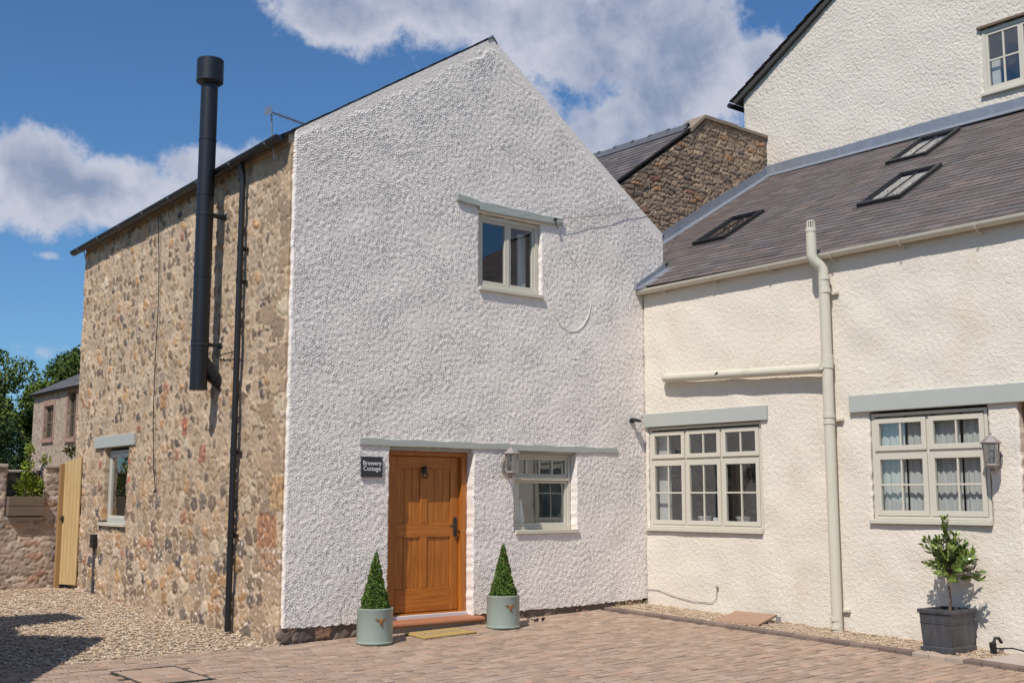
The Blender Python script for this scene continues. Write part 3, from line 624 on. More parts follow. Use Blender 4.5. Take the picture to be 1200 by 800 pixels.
# stone wall window
sw_, _ = window(SW, house, 5.53, 6.585, 1.10, 2.235, -.075, t=.055, sill=(.12, .06, .055), m=M['trim_grey'], sillm=M['trim_cream'])
sash(SW, sw_, 5.587, 6.528, 1.157, 2.178, -.08, 1, 1, t=.05)
room(SW, house, 5.2, 6.9, .9, 2.5, -1.8, -.225, M['interior'])
vb = MB(); vb.box(SW, 5.60, 5.78, 1.1, 2.2, -.30, -.26); vb.build('curtain', M['curtain'], sw_)
b_ = MB(); b_.box(SW, 5.12, 7.07, 2.285, 2.465, -.1, .042); b_.build('lintel', M['trim_grey'], house, bevel=.006)
# gutter, brackets, downpipe
def half_gutter(fr, u0, u1, v, w, r, m, parent, n=10, drop=0.0):
    a = MB(); vs = []
    for i, (uu, vv) in enumerate(((u0, v), (u1, v-drop))):
        for k in range(n+1):
            t = math.pi+math.pi*k/n; vs.append(fr.p(uu, vv+r*math.sin(t), w+r*math.cos(t)))
        for k in range(n, -1, -1):
            t = math.pi+math.pi*k/n; vs.append(fr.p(uu, vv+(r-.005)*math.sin(t), w+(r-.005)*math.cos(t)))
    N_ = 2*(n+1); fs = [(k, (k+1) % N_, N_+(k+1) % N_, N_+k) for k in range(N_)]
    fs += [tuple(range(n+1)), tuple(range(N_, N_+n+1))]
    a.add(vs, fs); return a.build('gutter', m, parent, smooth=True)
gut = half_gutter(SW, .03, 8.42, 5.805, .15, .07, M['black_plastic'], house)
for i in range(8):
    u = .35+i*1.09; b_ = MB(); b_.box(SW, u-.014, u+.014, 5.76, 5.775, .09, .22)
    b_.tube([SW.p(u, 5.805+.075*math.sin(t), .15+.075*math.cos(t)) for t in np.linspace(math.pi*1.0, 2*math.pi, 9)], .004, 5)
    b_.tube([SW.p(u+.03, 5.79, .10), SW.p(u+.03, 5.60, .055)], .006, 6); b_.tube([SW.p(u-.03, 5.64, .05), SW.p(u+.09, 5.64, .05)], .006, 6)
    b_.build('gutter_bracket', M['galvanised'], gut)
dp = MB(); uD = 1.24; zg = gz(-.1, 1.24)
dp.tube([SW.p(uD, 5.78, .13), SW.p(uD, 5.70, .12), SW.p(uD+.01, 5.60, .095), SW.p(uD+.01, 5.50, .09), SW.p(uD+.02, zg+.02, .09)], .039, 16)
dpo = dp.build('downpipe', M['black_plastic'], house, smooth=True)
for z in (4.6, 4.18, 2.02, 1.0):
    b_ = MB(); b_.tube([SW.p(uD+.015, z, .085), SW.p(uD+.015, z+.07, .09)], .046, 16); b_.box(SW, uD-.06, uD+.09, z+.02, z+.045, .01, .05); b_.build('pipe_clip', M['black_plastic'], dpo, smooth=True)
# stove flue
fs_ = .285; uf = 2.0; fr_ = .112
fl = MB(); fl.tube([SW.p(uf, 2.87, fs_), SW.p(uf, 7.10, fs_)], fr_, 32)
flue = fl.build('flue_pipe', M['flue_metal'], house, smooth=True)
b_ = MB(); b_.lathe(SW.p(uf, 6.98, fs_), [(.10, -.02), (.165, .02), (.178, .035), (.178, .335), (.17, .345), (.165, .325), (.02, .30)], 36); b_.build('cowl', M['flue_metal'], flue, smooth=True)
b_ = MB(); b_.tube([SW.p(uf, 3.28, fs_-.03), SW.p(uf, 2.98, .02), SW.p(uf, 2.93, -.06)], .085, 24); b_.tube([SW.p(uf, 3.07, .10), SW.p(uf, 3.04, .072)], .092, 24); b_.build('elbow_branch', M['flue_metal'], flue, smooth=True)
for z in (2.875, 3.44, 3.50, 4.35, 5.45, 6.2): b_ = MB(); b_.tube([SW.p(uf, z, fs_), SW.p(uf, z+.028, fs_)], fr_+.005, 32); b_.build('joint_band', M['flue_metal'], flue, smooth=True)
for z in (3.47, 5.20):
    b_ = MB(); b_.tube([SW.p(uf, z-.022, fs_), SW.p(uf, z+.022, fs_)], fr_+.007, 32); b_.box(SW, uf-.05, uf-.035, z-.02, z+.02, .02, fs_-.10); b_.box(SW, uf+.035, uf+.05, z-.02, z+.02, .02, fs_-.10)
    b_.box(SW, uf-.09, uf+.09, z-.035, z+.035, .012, .024); b_.build('wall_bracket', M['black_metal'], flue)
b_ = MB(); b_.tube([SW.p(uf-.02, 3.47, .03), SW.p(uf-.05, 3.36, .04), SW.p(uf-.06, 3.33, .045), SW.p(uD+.02, 3.33, .07)], .008, 6); b_.build('stay_rod', M['black_metal'], flue)

# =================================================================== THE CREAM WING
AW = R(.70); WW = Fr((5.972, 0, 0), (-math.sin(AW), -math.cos(AW), 0), (-math.cos(AW), math.sin(AW), 0))
wing = empty('cottage_wing', (5.972, -.2, 0), 'low cream roughcast wing with a long slate lean-to roof, skylights and sage painted windows', 'house')
HA, HB, HD = (.075, 2.19, 1.03, 2.56), (3.885, 5.435, 1.20, 2.56), (5.80, 6.95, -.6, 2.56)
def wing_h(u, v):
    h, _ = roughcast(.0017, .0009, .004)(u*1.05+1.3, v*1.05+2.1); return h, None
panel('render_wall', WW, [.012, .075, 2.19, 3.885, 5.435, 5.80, 6.95, 9.5], [-.6, 1.03, 1.20, 2.56, 4.60], [HA, HB, HD], wing_h, M['render_cream'], wing, depth=.22, res=.0135, rnd=.025)
EA = Vector((5.84, 0, 4.62)); SL_W = .586
def wz(x): return 4.62+(x-5.84)*SL_W
def keepw(p): return not (p.x < 6.47 and p.y > -.02)
wroof = slab('roof', [(5.885, -9.6, wz(5.885)+.012), (11.05, -9.6, wz(11.05)-.03), (11.05, -.015, wz(11.05)-.03), (5.885, -.015, wz(5.885)-.02)], .07, M['iron'], wing)
slab('roof_slope', [(6.48, -.014, wz(6.48)-.03), (11.05, -.014, wz(11.05)-.03), (11.05, 1.46, wz(11.05)-.03), (6.48, 1.46, wz(6.48)-.03)], .06, M['iron'], wing)
SLW = [(.130, .102, .095), (.122, .098, .092), (.138, .108, .100), (.115, .095, .090), (.130, .108, .100), (.145, .115, .104), (.115, .10, .10)]
slates('slates', (5.865, -9.6, wz(5.865)+.012), (0, 1, 0), (1, 0, SL_W), 11.05, 5.19/math.cos(math.atan(SL_W)), M['slate'], wroof, sw=.30, gauge=.16, th=.0075, table=SLW, keep=keepw, seed=11)
# skylights
def skylight(x0, x1, y0, y1):
    dx = Vector((1, 0, SL_W)).normalized(); nn = Vector((-SL_W, 0, 1)).normalized(); L = (x1-x0)*math.sqrt(1+SL_W**2)
    class F2(Fr): pass
    f = Fr((x0, y0, wz(x0)), (0, 1, 0), nn); f.Z = dx; Wd = y1-y0
    a = MB(); frame_ring(a, f, 0, Wd, 0, L, .055, -.02, .075, tb=.075, tt=.06); s = a.build('skylight', M['black_metal'], wing, bevel=.006)
    fl_ = MB(); frame_ring(fl_, f, -.03, Wd+.03, -.10, L+.04, .035, .004, .022); fl_.build('flashing', M['iron'], s)
    b = MB(); frame_ring(b, f, .055, Wd-.055, .075, L-.06, .03, .01, .055); b.box(f, Wd/2-.008, Wd/2+.008, .10, L-.09, .02, .05); b.build('sash', M['black_metal'], s)
    p = MB(); p.add([f.p(.06, .08, .04), f.p(Wd-.06, .08, .04), f.p(Wd-.06, L-.06, .04), f.p(.06, L-.06, .04)], [(0, 1, 2, 3)]); p.build('pane', M['glass_roof'], s)
    w_ = MB(); w_.box(f, .02, Wd-.02, .03, L-.03, -.02, .012); w_.build('blind', mat('blind', (.42, .42, .38), .9), s)
skylight(7.38, 8.42, -.46, .20); skylight(7.50, 8.66, -3.50, -2.80); skylight(9.50, 10.58, -2.76, -2.04)
# gutter and soil pipe
wg = half_gutter(WW, -.10, 9.5, 4.598, .10, .066, M['pvc_cream'], wing, drop=-.06)
for i in range(9):
    b_ = MB(); u = .5+i*1.0; b_.tube([WW.p(u, 4.60+.07*math.sin(t), .10+.07*math.cos(t)) for t in np.linspace(math.pi, 2*math.pi, 9)], .006, 5); b_.tube([WW.p(u, 4.545, .06), WW.p(u, 4.50, .01)], .010, 6); b_.build('gutter_bracket', M['pvc_cream'], wg)
pr = .067; sp = MB(); zb = gz(5.9, -3.4)+.0
sp.tube([WW.p(3.30, 4.93, .245), WW.p(3.30, 4.60, .245), WW.p(3.31, 4.54, .235), WW.p(3.36, 4.46, .165), WW.p(3.385, 4.41, .14), WW.p(3.39, 4.30, .135), WW.p(3.405, zb, .125)], pr, 24)
soil = sp.build('soil_pipe', M['pvc_cream'], wing, smooth=True)
for z, l in ((4.27, .05), (4.10, .05), (3.13, .17), (2.50, .05), (2.42, .04), (zb+.13, .04), (zb+.03, .04)):
    b_ = MB(); b_.tube([WW.p(3.397, z, .13), WW.p(3.397, z+l, .13)], pr+.008, 24); b_.build('pipe_collar', M['pvc_cream'], soil, smooth=True)
b_ = MB(); b_.tube([WW.p(3.30, 4.90, .245), WW.p(3.30, 4.95, .245)], pr+.006, 20); b_.tube([WW.p(3.30, 5.035, .245), WW.p(3.30, 5.05, .245)], pr*.75, 20)
for k in range(10):
    t = k*.6283; d = WW.U*math.cos(t)*pr*.72+WW.N*math.sin(t)*pr*.72; b_.tube([WW.p(3.30, 4.95, .245)+d, WW.p(3.30, 5.04, .245)+d], .008, 5)
b_.build('vent_cage', M['pvc_cream'], soil)
for z in (4.08, 2.46, .1):
    b_ = MB(); b_.box(WW, 3.40, 3.53, z, z+.035, .0, .05); b_.tube([WW.p(3.51, z+.018, .0), WW.p(3.51, z+.018, .06)], .012, 8); b_.build('pipe_clip', M['pvc_cream'], soil)
wp = MB(); wp.tube([WW.p(.53, 3.235, .0), WW.p(.53, 3.235, .07), WW.p(.56, 3.232, .105), WW.p(.62, 3.228, .115), WW.p(3.34, 3.135, .13)], .064, 20); wpo = wp.build('waste_pipe', M['pvc_cream'], wing, smooth=True)
b_ = MB(); b_.tube([WW.p(3.26, 3.137, .13), WW.p(3.34, 3.134, .135)], .068, 20); b_.tube([WW.p(3.36, 3.15, .17), WW.p(3.36, 3.15, .215)], .045, 18); b_.build('branch_socket', M['pvc_cream'], wpo, smooth=True)
b_ = MB(); b_.tube([WW.p(1.55, 3.19, .17), WW.p(1.62, 3.22, .19)], .012, 8); b_.build('pipe_clip', M['black_plastic'], wpo)
# windows
def casement_window(u0, u1, v0, v1, cols, tr, curtains):
    w = -.03; win, _ = window(WW, wing, u0, u1, v0, v1+.022, w, t=.04, sill=(.035, .02, .05)); n = cols; W_ = (u1-u0-.08)/n
    tb = MB(); tb.box(WW, u0+.04, u1-.04, tr-.02, tr+.02, w-.08, w-.012); tb.build('transom', M['trim_cream'], win, bevel=.003)
    for i in range(n):
        a = u0+.04+i*W_; b = a+W_
        if i: mb = MB(); mb.box(WW, a-.016, a+.016, v0+.04, v1-.04, w-.08, w-.01); mb.build('mullion', M['trim_cream'], win, bevel=.003)
        e = .018 if i else 0.004; e2 = .018 if i < n-1 else .004; tlt = (.0, .004, -.012)[i % 3]
        sash(WW, win, a+e, b-e2, tr+.022, v1-.042, w+.008, 2, 1, t=.062, tilt=tlt*.4); sash(WW, win, a+e, b-e2, v0+.042, tr-.022, w+.008, 2, 2, t=.062, tilt=tlt)
    return win
wA = casement_window(.085, 2.18, 1.075, 2.505, 3, 2.045, False); wB = casement_window(3.90, 5.42, 1.245, 2.505, 2, 2.045, True)
room(WW, wing, .03, 2.5, .9, 2.8, -2.6, -.225, M['interior_dark']); room(WW, wing, 3.6, 5.7, 1.0, 2.8, -2.2, -.225, M['interior'])
for u0, u1 in ((3.93, 4.30), (4.32, 4.66), (4.70, 5.03), (5.05, 5.40)):     # gathered net curtains
    n = 40; vs = []; fs = []
    for i in range(n+1):
        u = u0+(u1-u0)*i/n; d = .009*math.sin(i*.62+u0*7)+.005*math.sin(i*1.31+u0)+.003*math.sin(i*2.9)
        for z, k in ((1.22, 1.15), (1.9, 1.0), (2.50, .7)): vs.append(WW.p(u+.01*math.sin(z*3+i*.4), z, -.135+d*k))
    for i in range(n): fs += [(i*3, i*3+3, i*3+4, i*3+1), (i*3+1, i*3+4, i*3+5, i*3+2)]
    c = MB(); c.add(vs, fs); c.build('curtain', M['curtain'], wB, smooth=True)
c = MB(); c.box(WW, .14, .36, 1.15, 2.45, -.20, -.17); c.build('curtain', M['curtain'], wA)
c = MB(); c.box(WW, .05, 2.3, 1.04, 1.125, -.40, -.165); c.build('window_board', M['trim_cream'], wA)
def crock(u, kind, lab):
    a = MB(); base = WW.p(u, 1.126, -.21)
    if kind == 'bowl': a.lathe(base, [(.03, 0), (.075, .04), (.105, .115), (.098, .115), (.06, .045), (.01, .02)], 20)
    else:
        a.lathe(base, [(.035, 0), (.05, .02), (.05, .09), (.045, .095), (.04, .03), (.01, .02)], 18); a.tube([base+WW.U*(.048)+Vector((0, 0, .075)), base+WW.U*.085+Vector((0, 0, .065)), base+WW.U*.085+Vector((0, 0, .03)), base+WW.U*.048+Vector((0, 0, .02))], .007, 6)
    tag(a.build(kind, M['china'], None, loc=base, smooth=True), lab, kind, 'crockery on the wing window sill')
crock(.98, 'bowl', 'white china bowl inside the middle casement of the three-casement cream window'); crock(1.20, 'mug', 'white mug beside the bowl inside the middle casement of the cream wing window'); crock(1.68, 'bowl', 'white china bowl inside the right casement of the three-casement cream window')
b_ = MB(); b_.box(WW, .045, 2.33, 2.535, 2.735, -.05, .045); b_.build('lintel', M['trim_grey'], wing, bevel=.006)
b_ = MB(); b_.box(WW, 3.635, 7.4, 2.555, 2.768, -.05, .048); b_.build('lintel', M['trim_grey'], wing, bevel=.006)
# side door, mostly outside the picture
sdm = MB(); frame_ring(sdm, WW, 5.81, 6.94, -.18, 2.53, .07, -.20, -.10, tb=.03); sdf = sdm.build('door_frame', M['oak'], wing, bevel=.005)
sdl = MB(); sdl.box(WW, 5.883, 6.868, -.14, 2.455, -.20, -.15)
for i in range(6): sdl.box(WW, 5.955+i*.152, 6.10+i*.152, -.13, 2.45, -.15, -.143)
sdo = sdl.build('side_door', M['oak'], wing, bevel=.003); b_ = MB(); b_.tube([WW.p(6.78, 1.0, -.143), WW.p(6.78, 1.0, -.09), WW.p(6.67, 1.0, -.085)], .011, 8); b_.build('handle', M['black_metal'], sdo)
b_ = MB(); b_.box(WW, 5.81, 6.945, -.5, -.185, -.24, .02); b_.build('doorstep', M['concrete'], wing, bevel=.006)
# lead where the roof meets the walls
def strip(name, pts, off, m, parent, th=.006):     # pts: upper edge; off: vector to lower edge
    a = MB(); vs = []; 
    for i, p in enumerate(pts): p = Vector(p); vs += [p, p+Vector(off[i] if isinstance(off, list) else off)]
    n = len(pts); fs = [(2*i, 2*i+1, 2*i+3, 2*i+2) for i in range(n-1)]
    a.add(vs, fs); o = a.build(name, m, parent); s = o.modifiers.new('t', 'SOLIDIFY'); s.thickness = th; s.offset = 0; return o
zf = wz(11.0)
ys = [1.45, .6, -.2, -1.2, -2.2, -3.4, -4.6, -6, -9.4]
xw = lambda y: 10.985-.0122*(y-1.9)*-1
lead = strip('flashing', [(10.925+.0122*y, y, zf+.17+.015*math.sin(i*2.1)) for i, y in enumerate(ys)], [(0, 0, -.18)]*len(ys), M['lead'], wing, .012)
strip('flashing', [(10.935+.0122*y, y, zf+.005) for y in ys], [(-.19, 0, -.19*SL_W)]*len(ys), M['lead'], wing, .014)
xs = [6.47, 7.3, 8.2, 9.1, 10.0, 10.96]
strip('flashing', [(x, 1.435, wz(x)+.20+.012*math.sin(x*5)) for x in xs], (0, 0, -.18), M['lead'], wing, .012)
strip('flashing', [(x, 1.43, wz(x)+.028) for x in xs], (0, -.19, 0), M['lead'], wing, .012)
strip('flashing', [(5.80, -.035, wz(5.80)+.09), (6.05, -.035, wz(6.05)+.11), (6.25, -.035, wz(6.25)+.10), (6.45, -.035, wz(6.45)+.14)], (0, -.005, -.12), M['lead'], wing, .016)
strip('flashing', [(5.78, -.035, wz(5.78)+.022), (6.1, -.035, wz(6.1)+.024), (6.48, -.035, wz(6.48)+.026)], (.02, -.19, 0), M['lead'], wing, .012)

# =================================================================== TALL CREAM HOUSE BEHIND
tall = empty('tall_house', (11, -3, 0), 'tall cream roughcast house rising behind the lean-to roof, its gable cut by the right edge', 'house')
TW = Fr((11.0, 2.0, 0), (-math.sin(AW), -math.cos(AW), 0), (-math.cos(AW), math.sin(AW), 0))
def ttop(u): return np.where(u < 5.4, 9.32+.612*u, 9.32+.612*5.4-.612*(u-5.4))
HT = (4.985, 6.30, 8.02, 9.14)
panel('gable_wall', TW, [0, 4.985, 6.30, 10.8], [7.2, 8.02, 9.14, 12.6], [HT], lambda u, v: (roughcast(.003, .001, .004)(u*.8, v*.8)[0], None), M['render_tall'], tall, top=ttop, vwarp=9.15, depth=.2, res=.024, rnd=.03)
tb_ = MB(); tb_.box(TW, .0, 10.8, -.3, 7.2, -.2, -.01); tb_.box(Fr((11.02, 2.0, 0), (1, 0, 0), (0, 1, 0)), 0, 7.9, -.3, 9.25, -.2, 0); tb_.box(Fr((18.7, 2.0, 0), (0, -1, 0), (1, 0, 0)), 0, 10.8, -.3, 9.25, -.2, 0); tb_.box(Fr((11.02, -8.8, 0), (1, 0, 0), (0, -1, 0)), 0, 7.9, -.3, 9.25, -.2, 0); tb_.build('house_walls', M['render_tall'], tall)
ty = lambda u: 2.0-u
tr1 = [Vector((10.90, 2.18, 9.30)), Vector((10.90, -3.4, 9.30+.612*5.58)), Vector((18.8, -3.4, 9.30+.612*5.58)), Vector((18.8, 2.18, 9.30))]
troof = slab('roof', tr1, .09, M['iron'], tall); tr2 = [Vector((10.90, -9.0, 9.30)), Vector((10.90, -3.4, 9.30+.612*5.58)), Vector((18.8, -3.4, 9.30+.612*5.58)), Vector((18.8, -9.0, 9.30))]; slab('roof_slope', tr2, .09, M['iron'], tall)
slates('slates', tr1[0]+Vector((-.04, .03, .01)), (1, 0, 0), (0, -1, .612), 7.9, 6.56, M['slate'], troof, seed=21, gauge=.24, th=.016)
slates('slates', tr2[0]+Vector((-.04, -.03, .01)), (1, 0, 0), (0, 1, .612), 7.9, 6.56, M['slate'], troof, seed=22, gauge=.24, th=.016)
b_ = MB(); b_.tube([(10.85, 2.24, 9.22), (18.8, 2.24, 9.22)], .05, 10); b_.build('gutter', M['black_plastic'], tall)
tw_, _ = window(TW, tall, 4.99, 6.295, 8.045, 9.12, -.01, t=.06, sill=(.03, .03, .06))
sash(TW, tw_, 5.052, 5.642, 8.107, 9.058, -.02, 2, 2, t=.045, bar=.03); sash(TW, tw_, 5.644, 6.233, 8.107, 9.058, -.02, 2, 2, t=.045, bar=.03)
b_ = MB(); b_.box(TW, 4.94, 6.34, 9.14, 9.18, -.05, .05); b_.build('drip_board', M['grey_wood'], tall); room(TW, tall, 4.8, 6.5, 7.9, 9.3, -2, -.205, M['interior_dark'])
b_ = MB(); b_.box(TW, 5.08, 5.22, 8.1, 8.6, -.16, -.13); b_.build('curtain', M['curtain'], tw_)

# =================================================================== RUBBLE GABLED HOUSE BETWEEN
rub = empty('stone_house', (8, 1.465, 0), 'brown rubble stone house with flat-topped parapet, between the white gable and tall cream wall', 'house')
RW = Fr((6.2, 1.465, 0), (1, 0, 0), (0, -1, 0))
def rtop(u):
    x = u+6.2; return np.where(x < 8.86, 8.06+(x-8.86)*.70, np.where(x < 9.20, 8.06+(x-8.86)*.9, 8.37+.0*(x-9.2)))
RS = [(.34, (.30, .21, .145)), (.26, (.35, .25, .17)), (.2, (.24, .175, .13)), (.1, (.40, .29, .19)), (.05, (.38, .21, .11)), (.03, (.27, .13, .085)), (.04, (.17, .135, .11))]
panel('gable_wall', RW, [0, 4.79], [4.7, 5.6, 8.37], [], rubble(.27, .085, .028, .0, (.25, .18, .125), RS, 51, .04, soft=.13, jit=.55), M['stone'], rub, top=rtop, vwarp=5.65, depth=.3, res=.018)
b_ = MB(); b_.box(Fr((9.17, 1.465, 0), (1, 0, 0), (0, -1, 0)), 0, .92, 8.372, 8.455, -.42, .06); b_.box(Fr((9.17, 1.465, 0), (1, 0, 0), (0, -1, 0)), .93, 1.83, 8.368, 8.440, -.42, .05)
b_.prism([(9.165, 1.405, 8.372), (9.165, 1.405, 8.455), (8.78, 1.405, 8.14), (8.80, 1.405, 8.05)], (0, .45, 0)); b_.build('coping', mat('coping_stone', (.24, .19, .14), .9, var=.25, vscale=6, bump=.6, bscale=20, bdist=.01), rub, bevel=.012)
r1 = [Vector((5.4, 1.47, 8.13-3.4*.70)), Vector((8.80, 1.47, 8.13)), Vector((8.80, 7, 8.15)), Vector((5.4, 7, 8.15-3.4*.70))]
rroof = slab('roof', r1, .03, M['iron'], rub); r2 = [Vector((9.2, 1.9, 8.15)), Vector((11.9, 1.9, 6.3)), Vector((11.9, 7, 6.3)), Vector((8.80, 7, 8.15))]
slab('roof_slope', [Vector((8.8, 1.75, 8.15)), Vector((11.9, 1.75, 6.0)), Vector((11.9, 7, 6.0)), Vector((8.8, 7, 8.15))], .05, M['iron'], rub)
slates('slates', r1[0]+Vector((0, -.045, .012)), (0, 1, 0), (1, 0, .70), 5.6, 3.4*math.sqrt(1.49), M['slate'], rroof, seed=31, gauge=.2, table=[(.115, .10, .10), (.10, .09, .092), (.13, .112, .11)])
b_ = MB()
for i in range(12): y0 = 1.5+i*.46; b_.prism([(8.64, y0, 8.06), (8.80, y0, 8.17), (8.96, y0, 8.06), (8.80, y0, 8.235+.012*(i % 2))], (0, .455, 0)); b_.tube([(8.80, y0, 8.20), (8.80, y0+.06, 8.20)], .055, 8)
b_.build('ridge_tiles', mat('ridge_blue', (.09, .095, .11), .7, var=.25, vscale=6), rroof, bevel=.006)
b_ = MB(); b_.hexa([(6.2, 1.75, -.3), (12, 1.75, -.3), (12, 7, -.3), (6.2, 7, -.3), (6.2, 1.75, 6.0), (12, 1.75, 5.9), (12, 7, 5.9), (6.2, 7, 6.0)]); 
b_.v = [Vector((max(p.x, 6.47), p.y, p.z)) for p in b_.v]; b_.build('house_walls', M['far_stone'], rub)

# =================================================================== GARDEN WALL, GATE AND PLANTER ON THE LEFT
gw = empty('garden_wall', (-1, 8.3, 0), 'low rubble stone garden wall with flat coping and a notch holding a planter, left of the cottage', 'wall')
BW = Fr((-3.2, 8.32, 0), (1, 0, 0), (0, -1, 0))
NU0, NU1 = -.66+3.2, -.06+3.2
GWS = [(.3, (.42, .31, .245)), (.25, (.48, .37, .29)), (.15, (.33, .25, .20)), (.12, (.54, .44, .35)), (.1, (.42, .26, .18)), (.08, (.26, .21, .18))]
gh = rubble(.26, .095, .014, .0, (.50, .40, .31), GWS, 61, .08, soft=.12, jit=.6)
panel('wall_face', BW, [0, NU0, NU1, 3.49], [-.3, 1.17, 1.98], [(NU0, NU1, 1.17, 1.98)], gh, M['stone'], gw, depth=.30, res=.02)
panel('wall_face', Fr((-3.2, 8.58, 0), (1, 0, 0), (0, -1, 0)), [NU0-.02, NU1+.02], [1.1, 1.90], [], rubble(.22, .11, .02, .1, (.16, .125, .095), [(.5, (.17, .135, .105)), (.5, (.22, .17, .13))], 66, .1), M['stone'], gw, depth=.2, res=.03)
b_ = MB()
for u0, u1 in ((-3.22, -2.4), (-2.395, -1.55), (-1.545, -.665), (-.055, .30)): b_.box(WORLD, u0, u1, 1.985, 2.045, 8.28, 8.70)
b_.box(WORLD, NU0-3.2, NU1-3.2, 1.905, 1.955, 8.52, 8.80); b_.box(WORLD, NU0-3.2, NU1-3.2, 1.11, 1.172, 8.30, 8.59)
b_.build('coping', M['concrete'], gw, bevel=.012)
b_ = MB(); b_.box(WORLD, -3.2, .29, -.3, 1.9, 8.60, 8.8); b_.build('wall_core', M['far_stone'], gw)
pl = empty('window_box', (-.35, 8.30, 1.18), 'weathered wooden plank trough planter in the notch of the garden wall', 'planter')
b_ = MB()
for z in (0, .165): b_.box(WORLD, -.655, -.07, 1.185+z, 1.185+z+.155, 8.20, 8.225)
b_.box(WORLD, -.655, -.63, 1.185, 1.505, 8.227, 8.50); b_.box(WORLD, -.095, -.07, 1.185, 1.505, 8.227, 8.50); b_.box(WORLD, -.655, -.07, 1.185, 1.505, 8.50, 8.52); b_.build('planks', M['grey_wood'], pl, bevel=.004)
b_ = MB(); b_.box(WORLD, -.63, -.095, 1.3, 1.46, 8.227, 8.50); b_.build('soil', M['soil'], pl)

# gate
gt = empty('garden_gate', (.26, 8.22, 0), 'pale new softwood boarded gate standing ajar beside the garden wall', 'gate')
a0 = Vector((.235, 8.20, 0)); a1 = Vector((.355, 7.72, 0)); du = (a1-a0).normalized(); GT = Fr(a0, du, Vector((-du.y, du.x, 0))*(-1 if Vector((-du.y, du.x, 0)).x > 0 else 1)); Lg = (a1-a0).length
b_ = MB(); nb = 5
for i in range(nb): b_.box(GT, Lg*i/nb+.002, Lg*(i+1)/nb-.002, .04, 2.08+.09*(i+1)/nb, -.012, .012)
b_.build('boards', M['pale_wood'], gt, bevel=.003)
for z in (.28, 1.10, 1.85): b_ = MB(); b_.box(GT, .02, Lg-.02, z, z+.10, -.045, -.012); b_.build('rail', M['pale_wood'], gt, bevel=.003)
b_ = MB(); b_.box(GT, .03, .07, 1.08, 1.18, .012, .03); b_.tube([GT.p(.05, 1.13, .03), GT.p(.05, 1.13, .06)], .018, 10); b_.build('latch', M['black_metal'], gt)
gp = MB(); gp.box(WORLD, .165, .235, -.1, 2.06, 8.17, 8.26); gp.build('post', mat('post_wood', (.34, .20, .085), .7, var=.2), gt)

# =================================================================== BACKGROUND HOUSE
bh = empty('background_house', (6.3, 26, 0), 'distant old brick and stone house with grey slate roof and two narrow upper windows', 'house')
BH = Fr((6.37, 29.75, 0), (-math.sin(AW), -math.cos(AW), 0), (-math.cos(AW), math.sin(AW), 0))
wins = [(1.25, 2.20, 3.46, 4.56), (3.60, 4.42, 3.40, 4.92)]
b_ = MB(); prev = 0
for (a, b, c, d) in wins: b_.box(BH, prev, a, 0, 5.1, -.3, 0); b_.box(BH, a, b, 0, c, -.3, 0); b_.box(BH, a, b, d, 5.1, -.3, 0); prev = b
b_.box(BH, prev, 10, 0, 5.1, -.3, 0); b_.build('wall', M['far_stone'], bh)
b_ = MB(); b_.prism([(6.38, 29.74, 0), (12.6, 29.74, 0), (12.6, 29.74, 5.1), (9.5, 29.74, 6.60), (6.38, 29.74, 5.1)], (0, -.3, 0)); b_.box(Fr((12.6, 30, 0), (0, -1, 0), (1, 0, 0)), 0, 10, 0, 5.1, -.3, 0); b_.build('wall', M['far_stone'], bh)
for (a, b, c, d) in wins:
    q = MB(); frame_ring(q, BH, a, b, c, d, .06, -.16, -.08); q.box(BH, (a+b)/2-.025, (a+b)/2+.025, c+.06, d-.06, -.15, -.09); q.box(BH, a+.06, b-.06, (c+d)/2-.02, (c+d)/2+.02, -.145, -.095); wq = q.build('window', M['grey_wood'], bh)
    p_ = MB(); p_.add([BH.p(a, c, -.13), BH.p(b, c, -.13), BH.p(b, d, -.13), BH.p(a, d, -.13)], [(0, 1, 2, 3)]); p_.build('pane', M['glass'], wq)
    s_ = MB(); frame_ring(s_, BH, a-.14, b+.14, c-.02, d+.20, .13, .0, .015, tb=.02, tt=.19); s_.build('brick_surround', M['far_brick'], wq); s_ = MB(); s_.box(BH, a-.1, b+.1, c-.14, c-.03, -.1, .07); s_.build('sill', M['far_brick'], wq)
b_ = MB(); b_.box(BH, 3.95, 4.35, 3.42, 4.25, -.36, -.32); b_.build('curtain', M['china'], bh)
room(BH, bh, .5, 6, 3.0, 5.0, -3, -.31, M['interior_dark'])
q1 = [Vector((6.20, 29.85, 5.02)), Vector((9.5, 29.85, 6.72)), Vector((9.5, 19.9, 6.72)), Vector((6.10, 19.9, 5.02))]
br = slab('roof', q1, .07, M['iron'], bh); slab('roof_slope', [Vector((12.9, 30.15, 5.0)), Vector((9.5, 30.15, 6.68)), Vector((9.5, 19.9, 6.68)), Vector((12.9, 19.9, 5.0))], .07, M['iron'], bh)
slates('slates', q1[0]+Vector((0, .05, .01)), (-.01, -1, 0), (1, 0, .505), 10.3, 3.76, M['slate'], br, sw=.35, gauge=.3, seed=41, table=[(.12, .11, .115), (.10, .095, .10)])

